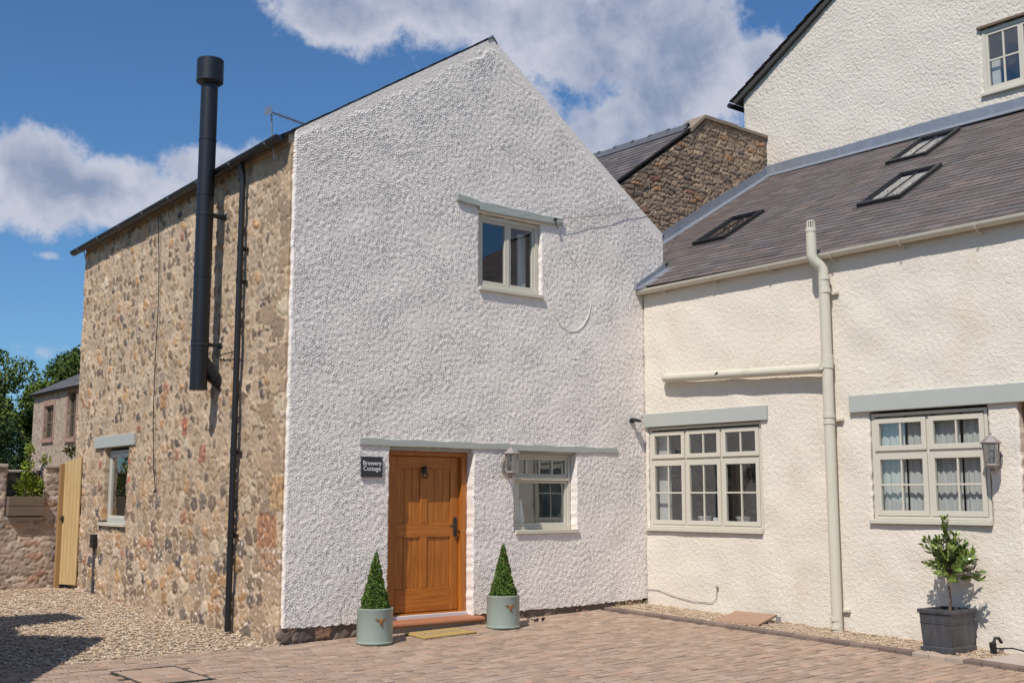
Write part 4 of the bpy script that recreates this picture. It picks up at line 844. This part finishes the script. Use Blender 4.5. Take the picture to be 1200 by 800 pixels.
# =================================================================== OUTBUILDING LEFT OF THE PICTURE (casts the yard shadow)
ob = empty('outbuilding', (-6, 0, 0), 'stone outbuilding with a steep gable and square chimney, outside the picture on the left', 'outbuilding')
prof = [(-2.3, -.4), (-2.3, 1.72), (.08, 4.98), (1.15, 3.93), (1.55, 4.2), (2.83, 4.2), (2.83, -.4)]
b_ = MB(); b_.prism([(-5.0, y, z) for y, z in prof], (-4.5, 0, 0)); b_.build('walls', M['far_stone'], ob)
b_ = MB(); b_.prism([(-4.97, -2.45, 1.60), (-4.97, .08, 5.07), (-4.97, 1.18, 3.98), (-4.97, 1.18, 3.90), (-4.97, .08, 4.985), (-4.97, -2.38, 1.60)], (-4.6, 0, 0)); b_.build('roof', M['lead'], ob)
b_ = MB(); b_.box(WORLD, -5.75, -5.003, 4.15, 5.60, 1.85, 2.62); b_.box(WORLD, -5.80, -4.96, 5.60, 5.72, 1.80, 2.67); ch = b_.build('chimney', M['far_brick'], ob); b_ = MB(); b_.lathe((-5.38, 2.2, 5.72), [(.13, 0), (.11, .2), (.12, .24), (.09, .24)], 14); b_.build('chimney_pot', M['red_tile'], ch)

# =================================================================== LEAVES AND TREES
def leaf_mesh(C, size, cols, seed=0, up=.3, asp=.45):
    r = np.random.default_rng(seed); n = len(C); d = r.standard_normal((n, 3)); d[:, 2] += up; d /= np.linalg.norm(d, axis=1)[:, None]
    e = r.standard_normal((n, 3)); e -= (e*d).sum(1)[:, None]*d; e /= np.linalg.norm(e, axis=1)[:, None]; nn = np.cross(d, e)
    s = size*(.6+.8*r.random(n)); s = s[:, None]
    P = np.stack([C-d*s*.5, C+e*s*asp*.5+nn*s*.08, C+d*s*.5, C-e*s*asp*.5+nn*s*.08], 1).reshape(-1, 3)
    F_ = np.arange(n*4).reshape(n, 4); c = pick(r.random(n), cols)*r.uniform(.75, 1.3, n)[:, None]
    return P, F_, np.repeat(c, 4, 0)
G_TREE = [(.5, (.11, .155, .03)), (.3, (.15, .20, .04)), (.2, (.075, .11, .025))]
G_DARK = [(.6, (.025, .045, .014)), (.4, (.035, .06, .018))]
def crown(center, rad, nclump, nleaf, seed, spread=1.0, flat=1.0):
    r = np.random.default_rng(seed); d = r.standard_normal((nclump, 3)); d /= np.linalg.norm(d, axis=1)[:, None]
    rr = (.35+.65*r.random(nclump)**.5)[:, None]; cc = np.array(center)+d*rr*np.array(rad)
    cs = np.mean(rad)*(.16+.20*r.random(nclump)); w_ = cs**2; w_ /= w_.sum(); k = r.choice(nclump, nleaf, p=w_)
    o = r.standard_normal((nleaf, 3)); o /= np.linalg.norm(o, axis=1)[:, None]; o *= (r.random(nleaf)**.4)[:, None]
    return cc[k]+o*cs[k][:, None]*np.array((1, 1, .75)), cc
def tree(name, loc, h, rad, label, cat, seed, n=9000, leaf=.16, cols=G_TREE, zc=.62, group=None, nc=60):
    x, y = loc; z = gz(x, y)-.05; t = empty(name, (x, y, z), label, cat, group)
    C_, cc = crown((x, y, z+h*zc), (rad, rad, h*(1-zc)), nc, n, seed)
    P, F_, c = leaf_mesh(C_, leaf, cols, seed); np_mesh('crown', P, F_, M['leaf_dark'], t, col=c)
    b = MB(); tp = Vector((x, y, z+h*zc)); b.tube([(x, y, z), (x+.05, y, z+h*.2), tp, (x, y, z+h*.85)], [rad*.09, rad*.075, rad*.045, .02], 8)
    for q in cc[:max(8, nc//3)]: s = Vector((x, y, z+h*(.25+.4*random.random()))); q = Vector(q); b.tube([s, s.lerp(q, .5)+Vector((0, 0, .1)), q], [rad*.028, rad*.018, .01], 5, cap=False)
    b.build('trunk', M['bark'], t, smooth=True); return t
tree('leafy_tree', (10.6, 48), 9.1, 2.9, 'light green broadleaf tree at the left edge, sky showing through its open crown', 'tree', 5, 17000, .21, zc=.60, nc=46)
tree('leafy_tree', (14.6, 49.5), 9.2, 2.8, 'dark green rounded tree rising directly behind the slate roof of the distant house', 'tree', 6, 24000, .20, cols=[(.5, (.065, .10, .02)), (.5, (.09, .13, .028))], zc=.66, nc=60)
tree('leafy_tree', (4.5, 50), 8.0, 3.4, 'broadleaf tree left of the distant house, mostly outside the picture', 'tree', 8, 9000, .26, zc=.6)
tree('conifer_bush', (7.0, 36.0), 4.7, 1.9, 'dense very dark green conifer bush standing left of the distant house', 'bush', 7, 16000, .15, cols=G_DARK, zc=.52, nc=90)
tree('conifer_bush', (3.2, 37.0), 4.5, 2.2, 'dense dark hedge bush beside the conifer at the picture edge', 'bush', 9, 9000, .17, cols=G_DARK, zc=.5, nc=70)
tree('garden_tree', (23, -27), 10.5, 4.5, 'large green tree across the yard behind the camera', 'tree', 12, 8000, .4)
tree('garden_tree', (12, -34), 9, 4.5, 'second green tree across the yard behind the camera, nearer the lane', 'tree', 13, 7000, .4)
# climbing shrub in the trough
def shrub(name, parent_loc, pts, n, leaf, cols, label, cat, seed, stems):
    t = empty(name, parent_loc, label, cat); r = np.random.default_rng(seed); Cs = []
    for (c, rad, k) in pts:
        o = r.standard_normal((int(n*k), 3)); o /= np.linalg.norm(o, axis=1)[:, None]; Cs.append(np.array(c)+o*(r.random(int(n*k))**.45)[:, None]*np.array(rad))
    P, F_, c = leaf_mesh(np.concatenate(Cs), leaf, cols, seed, up=.5); np_mesh('foliage', P, F_, M['leaf_dark'], t, col=c)
    b = MB()
    for s in stems: b.tube(s, [.012]+[.007]*(len(s)-1), 6)
    b.build('stem', M['bark'], t); return t
YG = [(.4, (.20, .26, .03)), (.35, (.12, .19, .03)), (.25, (.28, .30, .05))]
shrub('trough_shrub', (-.35, 8.36, 1.46), [((-.30, 8.36, 1.66), (.27, .16, .22), .6), ((-.33, 8.36, 1.95), (.13, .12, .22), .22), ((-.32, 8.36, 2.28), (.09, .08, .13), .1), ((-.06, 8.34, 2.12), (.10, .08, .10), .08)], 900, .065, YG,
      'bright yellow-green shrub sprouting from the wooden trough on the garden wall', 'shrub', 3, [[(-.35, 8.36, 1.45), (-.33, 8.36, 1.9), (-.32, 8.36, 2.3)], [(-.3, 8.36, 1.45), (-.2, 8.36, 1.8), (-.06, 8.34, 2.12)]])
shrub('wall_plant', (.45, 8.5, 2.0), [((.44, 8.5, 2.30), (.16, .1, .12), 1)], 130, .07, [(.5, (.10, .09, .04)), (.5, (.13, .13, .04))], 'small brownish green plant peeping over the garden gate', 'plant', 4, [[(.45, 8.5, 0), (.45, 8.5, 1.2), (.44, 8.5, 2.3)]])

# =================================================================== POTS WITH TOPIARY
def topiary_pot(x, y, label, group):
    z = gz(x, y)+.003; t = empty('potted_topiary', (x, y, z), label, 'potted plant', group); c = Vector((x, y, z))
    b = MB(); b.lathe(c, [(.205, 0), (.213, .012), (.213, .024), (.207, .03), (.207, .375), (.211, .382), (.211, .398), (.203, .402), (.193, .398), (.190, .33), (.05, .33)], 48); pot = b.build('pot', M['pot'], t, smooth=True)
    e = MB(); az_ = math.radians(256); 
    # copper bee emblem riding on the pot's curve
    def on(a, h, d=.004): A = az_+a/.208; return c+Vector((math.cos(A)*(.208+d), math.sin(A)*(.208+d), .27+h))
    e.tube([on(0, -.055, .0), on(0, -.04, .008), on(0, -.01, .012), on(0, .012, .010), on(0, .03, .004)], [.003, .012, .015, .012, .006], 10)
    for s in (-1, 1):
        for (dx, dz, wdt) in ((.075, .014, .012), (.055, -.006, .009)):
            e.add([on(s*.008, .008+0*dz), on(s*dx*.6, dz+wdt), on(s*dx, dz+.004), on(s*dx*.6, dz-wdt*.7)], [(0, 1, 2, 3), (3, 2, 1, 0)])
    e.build('bee_emblem', M['bronze'], pot)
    s_ = MB(); s_.lathe(c, [(.188, .33), (.188, .375), (.05, .385)], 24); s_.build('soil', M['soil'], t)
    s_ = MB(); s_.tube([c+Vector((0, 0, .36)), c+Vector((0, 0, .95))], .012, 6); s_.build('stem', M['bark'], t)
    r = np.random.default_rng(int(x*100)); n = 5200; hh = 1-np.sqrt(r.random(n)); hh = np.clip(hh+r.normal(0, .01, n), -.02, 1); a = r.uniform(0, 6.283, n)
    lump = 1+.07*np.sin(a*4+hh*13+x)+.06*np.sin(hh*31+a*3+x*9); stray = np.where(r.random(n) < .03, r.uniform(1.0, 1.22, n), 1.0); rad = (.158*(1-hh)+.008)*lump*stray*(.80+.24*r.random(n)**.6)
    C_ = np.stack([x+rad*np.cos(a), y+rad*np.sin(a), z+.385+hh*.665], -1)
    P, F_, cl = leaf_mesh(C_, .025, [(.4, (.085, .150, .028)), (.3, (.12, .195, .038)), (.2, (.05, .09, .02)), (.1, (.20, .23, .05))], 3, up=.2, asp=.6)
    # a leafy dark core so that one does not see through
    np_mesh('foliage', P, F_, M['leaf_dark'], t, col=cl)
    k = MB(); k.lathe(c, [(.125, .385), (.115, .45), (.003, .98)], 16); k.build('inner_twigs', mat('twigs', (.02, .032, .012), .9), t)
topiary_pot(.86, -.60, 'sage green cylinder pot with clipped box cone, left of the oak front door', 'matching topiary pots flanking the front door')
topiary_pot(2.80, -.56, 'sage green cylinder pot with clipped box cone, right of the door below the gable window', 'matching topiary pots flanking the front door')

# square planter with bay tree
bp = empty('box_planter', (5.55, -5.04, gz(5.5, -5)), 'dark grey square metal planter with moulded rim standing on the gravel by the wing', 'planter')
px0, px1, py0, py1 = 5.285, 5.80, -5.235, -4.845; pz = gz(5.3, -5.2)+.012
def rect_prism(m_, e, z0, z1, e2=None):
    e2 = e if e2 is None else e2
    m_.hexa([(px0-e, py0-e, z0), (px1+e, py0-e, z0), (px1+e, py1+e, z0), (px0-e, py1+e, z0), (px0-e2, py0-e2, z1), (px1+e2, py0-e2, z1), (px1+e2, py1+e2, z1), (px0-e2, py1+e2, z1)])
b_ = MB(); rect_prism(b_, .0, pz, pz+.055); rect_prism(b_, -.012, pz+.055, pz+.07, -.022); rect_prism(b_, -.022, pz+.07, pz+.31, -.008); rect_prism(b_, -.002, pz+.31, pz+.325); rect_prism(b_, -.008, pz+.325, pz+.42, -.002)
b_.build('body', M['zinc_dark'], bp, bevel=.004)
b_ = MB(); E = .014
for (a, b, c, d) in ((px0-E, px1+E, py0-E, py0+.03), (px0-E, px1+E, py1-.03, py1+E), (px0-E, px0+.03, py0+.03, py1-.03), (px1-.03, px1+E, py0+.03, py1-.03)): b_.hexa([(a, c, pz+.42), (b, c, pz+.42), (b, d, pz+.42), (a, d, pz+.42), (a, c, pz+.465), (b, c, pz+.465), (b, d, pz+.465), (a, d, pz+.465)])
b_.build('rim', M['zinc_dark'], bp, bevel=.005)
b_ = MB(); b_.hexa([(px0+.03, py0+.03, pz+.40), (px1-.03, py0+.03, pz+.40), (px1-.03, py1-.03, pz+.40), (px0+.03, py1-.03, pz+.40), (px0+.03, py0+.03, pz+.44), (px1-.03, py0+.03, pz+.44), (px1-.03, py1-.03, pz+.435), (px0+.03, py1-.03, pz+.445)]); b_.build('soil', M['soil'], bp)
bt = empty('bay_tree', (5.53, -5.03, pz+.44), 'small bay tree with glossy green leaves growing in the dark square planter', 'small tree')
b_ = MB(); s0 = Vector((5.55, -5.07, pz+.43)); rr_ = random.Random(5); tips = []
tr_ = [s0, s0+Vector((.01, -.01, .12)), s0+Vector((.0, .0, .30)), s0+Vector((.02, -.03, .53))]; b_.tube(tr_, [.016, .013, .012, .011], 8)
b_.tube([s0+Vector((.02, .01, 0)), s0+Vector((-.015, -.03, .13)), s0+Vector((.02, .02, .27))], [.012, .009, .007], 7)
for i in range(52):
    a = rr_.uniform(0, 6.28); L = rr_.uniform(.16, .36); el_ = rr_.uniform(.0, 1.45); st_ = tr_[-1].lerp(tr_[-2], rr_.random()*.8); d = Vector((math.cos(a)*math.cos(el_), math.sin(a)*math.cos(el_), math.sin(el_)*1.2)); tp = st_+d*L*1.05
    b_.tube([st_, st_.lerp(tp, .5)+Vector((0, 0, .015)), tp], [.006, .004, .002], 5); tips.append((st_, tp))
b_.tube([tr_[-1], s0+Vector((.01, .0, .72)), s0+Vector((.0, .02, 1.0))], [.008, .005, .003], 5); tips += [(s0+Vector((.01, .0, .62)), s0+Vector((0, .02, 1.02)))]*3
b_.build('trunk', M['bark'], bt, smooth=True)
Pv, Fv, Cv = [], [], []; GB = [(.14, .21, .03), (.10, .165, .028), (.20, .27, .05), (.07, .115, .025), (.27, .32, .08)]
for (s_, tp) in tips:
    for k in range(30):
        t = .30+.73*rr_.random(); o = s_.lerp(tp, t); ax = (tp-s_).normalized(); rd = Vector((rr_.gauss(0, 1), rr_.gauss(0, 1), rr_.gauss(0, 1))); rd = (rd-ax*rd.dot(ax)).normalized()
        d = (rd*.8+ax*.7+Vector((0, 0, .15))).normalized(); L = rr_.uniform(.05, .085); wd_ = L*.19; sd_ = d.cross(ax).normalized(); nn = d.cross(sd_)
        o = o+rd*.004; n0 = len(Pv); Pv += [o, o+d*L*.35+sd_*wd_+nn*.003, o+d*L*.75+sd_*wd_*.8+nn*.003, o+d*L, o+d*L*.75-sd_*wd_*.8+nn*.003, o+d*L*.35-sd_*wd_+nn*.003]
        Fv.append(tuple(range(n0, n0+6))); c_ = rr_.choice(GB); q_ = rr_.uniform(.8, 1.25); Cv += [tuple(a*q_ for a in c_)]*6
mL = MB(); mL.v = Pv; mL.f = Fv; mL.c = Cv; mL.build('crown', mat('bay_leaf', attr='Col', rough=.28, spec=.6), bt, colattr=True)

# =================================================================== SMALL THINGS
# house sign
sg = empty('house_sign', GW.p(1.15, 1.87, .01), 'small black slate plaque lettered Brewery Cottage beside the front door', 'sign')
b_ = MB(); b_.box(GW, 1.0, 1.305, 1.742, 1.99, .012, .032); b_.build('plaque', M['slate_sign'], sg, bevel=.003)
def text_mesh(name, body, size, m, parent, M4, ext=.0015, off=.0):
    cu_ = bpy.data.curves.new(name, 'FONT'); cu_.body = body; cu_.size = size; cu_.align_x = 'CENTER'; cu_.align_y = 'CENTER'; cu_.extrude = ext; cu_.offset = off; cu_.space_line = .85
    to = bpy.data.objects.new(name, cu_); COL.objects.link(to); bpy.context.view_layer.update()
    me = bpy.data.meshes.new_from_object(to.evaluated_get(bpy.context.evaluated_depsgraph_get())); bpy.data.objects.remove(to)
    me.transform(Matrix.Translation(-root_loc(parent))@M4); me.name = name; return link_mesh(name, me, m, parent)
Mx = Matrix(((1, 0, 0, 1.1525), (0, 0, -1, -.0335), (0, 1, 0, 1.876), (0, 0, 0, 1)))
text_mesh('lettering', 'Brewery\nCottage', .078, M['sign_white'], sg, Mx, off=.0)
# doormat
dm = empty('doormat', (1.87, -.48, gz(1.87, -.48)), 'ochre coir doormat with faded lettering lying on the paving at the front door', 'doormat')
b_ = MB(); q = [(1.47, -.74), (2.26, -.72), (2.25, -.26), (1.50, -.27)]; b_.hexa([(x, y, gz(x, y)+.004) for x, y in q]+[(x, y, gz(x, y)+.022) for x, y in q]); b_.build('coir', M['mat_coir'], dm, bevel=.004)
sx_, sy_ = .022, .028; Mm = Matrix(((1, 0, -sx_, 1.87), (0, 1, -sy_, -.49), (sx_, sy_, 1, gz(1.87, -.49)+.0235), (0, 0, 0, 1)))
text_mesh('lettering', 'HOME', .20, M['mat_ink'], dm, Mm, ext=.0008)
# lanterns
def wall_lantern(fr, u, z, out, label, yawc=0):
    c = fr.p(u, z, out); t = empty('wall_lantern', fr.p(u, z-.05, 0.0), label, 'wall lantern', 'pewter lanterns on the render walls')
    def hexr(r, zz, k=6, ph=0.0): return [c+Vector((r*math.cos(ph+2*math.pi*i/k), r*math.sin(ph+2*math.pi*i/k), zz)) for i in range(k)]
    cage = MB(); K = 6
    for i in range(K):
        a = hexr(.074, -.11)[i]; b = hexr(.088, .11)[i]; cage.tube([a, b], .006, 6)
    def ringp(m_, r0, z0, r1, z1): 
        A, B = hexr(r0, z0), hexr(r1, z1); m_.add(A+B, [(i, (i+1) % K, K+(i+1) % K, K+i) for i in range(K)]+[tuple(range(K-1, -1, -1)), tuple(range(K, 2*K))])
    ringp(cage, .085, -.13, .082, -.108); ringp(cage, .095, .108, .118, .124); cg = cage.build('cage', M['lantern'], t)
    top = MB(); ringp(top, .118, .1245, .050, .185); ringp(top, .050, .1855, .030, .20); top.lathe(c, [(.018, .20), (.012, .215), (.018, .228), (.004, .245)], 10); top.build('cap', M['lantern'], t)
    bot = MB(); ringp(bot, .045, -.165, .078, -.131); bot.lathe(c, [(.004, -.205), (.018, -.195), (.02, -.18), (.012, -.166)], 10); bot.build('base', M['lantern'], t)
    gl_ = MB(); A, B = hexr(.070, -.107), hexr(.084, .107); gl_.add(A+B, [(i, (i+1) % K, K+(i+1) % K, K+i) for i in range(K)]); gl_.build('glass', M['lantern_glass'], t)
    lp = MB(); lp.lathe(c, [(.014, -.10), (.014, -.05), (.026, -.02), (.026, .02), (.008, .05)], 12); lp.build('bulb', M['china'], t, smooth=True)
    ar = MB(); zz = z-.06; ar.tube([fr.p(u, zz-.02, .02), fr.p(u, zz-.07, out*.45), fr.p(u, zz-.14, out*.75), fr.p(u, z-.19, out)], .012, 8); ar.build('arm', M['lantern'], t, smooth=True)
    bk = MB(); n = 18; ring = [(math.cos(2*math.pi*i/n)*.055, math.sin(2*math.pi*i/n)*.10) for i in range(n)]
    bk.prism([fr.p(u+a, z-.05+b, .005) for a, b in ring], fr.N*.022); bk.build('back_plate', M['lantern'], t, bevel=.004)
wall_lantern(GW, 3.27, 1.955, .155, 'pewter hexagonal lantern on the white gable between front door and window')
wall_lantern(WW, 5.545, 1.985, .155, 'pewter hexagonal lantern on the cream wing beside the right-hand window')
# security light on the gable
sc_ = empty('security_light', GW.p(5.70, 2.63, 0), 'small black floodlight projecting from the white gable near the inner corner', 'outdoor light')
b_ = MB(); b_.box(GW, 5.67, 5.74, 2.60, 2.66, .0, .03); b_.box(GW, 5.69, 5.72, 2.62, 2.64, .03, .08); b_.build('bracket', M['black_metal'], sc_)
b_ = MB(); b_.hexa([GW.p(5.65, 2.625, .06), GW.p(5.76, 2.625, .06), GW.p(5.76, 2.60, .15), GW.p(5.65, 2.60, .15), GW.p(5.65, 2.67, .06), GW.p(5.76, 2.67, .06), GW.p(5.76, 2.64, .15), GW.p(5.65, 2.64, .15)]); b_.build('lamp_head', M['black_metal'], sc_, bevel=.004)
# aerial
ae = empty('tv_aerial', (.60, 1.77, 6.31), 'small silver television aerial on a short mast above the cottage eaves', 'aerial')
b_ = MB(); b_.tube([(.62, 1.77, 6.24), (.60, 1.77, 6.50), (.585, 1.77, 6.735)], .013, 8); b_.build('mast', M['galvanised'], ae)
b_ = MB(); d = Vector((.96, .20, -.03)).normalized(); s0 = Vector((.54, 1.76, 6.715)); b_.tube([s0, s0+d*.72], .011, 8)
for i in range(13): p_ = s0+d*(.14+i*.044); x_ = Vector((-.2, .96, 0)).normalized()*(.06+.03*((i % 3) == 0)); b_.tube([p_-x_, p_+x_], .0035, 5)
b_.add([s0+Vector((-.01, -.10, -.06)), s0+Vector((-.01, .10, -.06)), s0+Vector((-.01, .10, .06)), s0+Vector((-.01, -.10, .06))], [(0, 1, 2, 3)]); b_.build('antenna', M['galvanised'], ae)
# service pipe on the stone wall with its box
jb = empty('service_pipe', SW.p(6.80, .0, .05), 'thin dark grey service pipe with a small black box under the stone wall window', 'pipe')
b_ = MB(); b_.tube([SW.p(6.80, gz(.3, 6.8), .04), SW.p(6.80, .70, .045)], .018, 10); b_.build('pipe', mat('pipe_grey', (.06, .06, .065), .5), jb); b_ = MB(); b_.box(SW, 6.73, 6.89, .69, .90, .01, .09); b_.build('meter_box', M['black_plastic'], jb, bevel=.006)
# thin cables
b_ = MB(); pts = [(4.50, 5.70), (4.36, 5.0), (4.34, 4.4), (4.36, 3.6), (4.33, 2.7), (4.25, 1.9), (4.12, 1.60)]; b_.tube([SW.p(u+.02*math.sin(i*2.1), z, .034) for i, (u, z) in enumerate(pts)], .0065, 6); b_.tube([SW.p(4.12, 1.60, .03), SW.p(4.12, 1.56, .05)], .02, 8)
tag(b_.build('cable', M['black_plastic'], None, loc=SW.p(4.3, 1.6, .03)), 'thin dark cable hanging down the rubble stone wall left of the flue', 'cable')
b_ = MB(); P0 = GW.p(4.17, 5.43, .065); P1_ = Vector((6.08, -.025, 5.90)); P2_ = Vector((8.3, 1.40, 6.62)); pts = [P0.lerp(P1_, t)-Vector((0, 0, .012*math.sin(math.pi*t))) for t in np.linspace(0, 1, 10)]+[P1_.lerp(P2_, t) for t in (.3, .6, 1)]; b_.tube(pts, .004, 6)
tag(b_.build('cable', mat('old_cable', (.16, .15, .14), .7), None, loc=P0), 'thin overhead cable strung from the timber lintel towards the rubble house', 'cable')
lp_ = [(4.30, 5.30), (4.42, 5.05), (4.49, 4.95), (4.62, 4.84), (4.76, 4.68), (4.87, 4.48), (4.90, 4.30), (4.84, 4.12), (4.74, 3.98), (4.62, 3.88), (4.46, 3.85), (4.30, 3.92), (4.20, 4.05)]
b_ = MB(); b_.tube([GW.p(u, z, .007) for u, z in lp_], .0048, 6); tag(b_.build('cable', M['render_white'], None, loc=GW.p(4.5, 4.4, 0), smooth=True), 'painted-over loop of cable on the white gable right of the upper window', 'cable')
b_ = MB(); b_.tube([WW.p(.02, .17, .012), WW.p(.25, .175, .014), WW.p(.6, .10, .014), WW.p(.95, .055, .014), WW.p(1.28, .06, .014), WW.p(1.36, .12, .016), WW.p(1.38, .27, .016)], .004, 6)
b_.lathe(WW.p(1.385, .27, .022), [(.004, -.01), (.018, 0), (.018, .02), (.004, .03)], 8); tag(b_.build('cable', M['lantern'], None, loc=WW.p(.6, .1, 0)), 'thin grey cable trailing along the foot of the cream wall', 'cable')
# brown slatted board on the gravel
sbz = gz(5.5, -2.3); brd = empty('drain_cover_board', (5.50, -2.2, sbz), 'brown ribbed square board leaning over a drain on the gravel bed', 'board')
b_ = MB(); c4 = [Vector((5.28, -1.90, sbz+.035)), Vector((5.34, -2.56, sbz+.03)), Vector((5.86, -2.45, sbz+.115)), Vector((5.80, -1.82, sbz+.12))]
for i in range(6):
    t0, t1 = i/6+.014, (i+1)/6-.014; P_ = [c4[0].lerp(c4[3], t0), c4[1].lerp(c4[2], t0), c4[1].lerp(c4[2], t1), c4[0].lerp(c4[3], t1)]; b_.hexa([p-Vector((0, 0, .026)) for p in P_]+P_)
b_.hexa([p-Vector((0, 0, .03)) for p in c4]+[p-Vector((0, 0, .008)) for p in c4]); b_.build('ribs', M['brown_board'], brd, bevel=.003)
b_ = MB(); b_.tube([(5.82, -2.50, sbz-.03), (5.82, -2.50, sbz+.09)], .03, 10); b_.build('drain_pipe', M['lantern'], brd)
# the small ground spotlight at the right
sp_ = empty('garden_spotlight', (5.80, -5.48, gz(5.8, -5.48)), 'small black spike spotlight on the gravel right of the dark planter', 'outdoor light')
zz = gz(5.8, -5.48)+.02; b_ = MB(); b_.tube([(5.72, -5.47, zz+.0), (5.70, -5.47, zz+.11)], [.035, .038], 14); b_.build('lamp_head', M['black_plastic'], sp_, smooth=True)
b_ = MB(); b_.tube([(5.72, -5.47, zz+.10), (5.74, -5.48, zz+.155), (5.80, -5.49, zz+.15), (5.84, -5.50, zz+.10)], .018, 8); b_.build('bracket', M['black_plastic'], sp_, smooth=True)
b_ = MB(); b_.tube([(5.74, -5.49, zz+.045), (5.85, -5.62, zz+.05), (5.86, -5.75, zz+.03)], .009, 6); b_.build('lead', M['black_plastic'], sp_)
# crumpled dark scraps by the right pot
sx = empty('crumpled_leaf', (3.44, -.45, gz(3.44, -.45)), 'crumpled black dead leaf lying on the paving right of the right-hand pot', 'leaf')
b_ = MB(); r_ = random.Random(9)
for k in range(7):
    c = Vector((3.36+k*.028, -.43-.012*k+.01*r_.random(), gz(3.44, -.45)+.012)); vs = [c+Vector((r_.uniform(-.05, .05), r_.uniform(-.04, .04), r_.uniform(-.01, .055))) for _ in range(4)]; b_.add(vs, [(0, 1, 2), (0, 2, 3), (1, 2, 3)])
b_.build('blade', mat('dead_leaf', (.02, .014, .012), .8), sx)
# straggling dry stems where gable and wing meet
dw = MB(); r_ = random.Random(4)
for k in range(26):
    x = r_.uniform(5.25, 5.9); c = Vector((x, -.03-.05*r_.random(), gz(x, 0)+.0)); t = c+Vector((r_.uniform(-.07, .07), r_.uniform(-.08, 0), r_.uniform(.02, .10))); dw.tube([c, c.lerp(t, .5)+Vector((r_.uniform(-.02, .02), 0, .02)), t], [.004, .003, .001], 4)
tag(dw.build('dry_weeds', mat('straw', (.40, .32, .18), .9), None, loc=(5.6, -.05, 0)), 'dry straggly weeds at the foot of the corner between gable and cream wing', 'weeds')
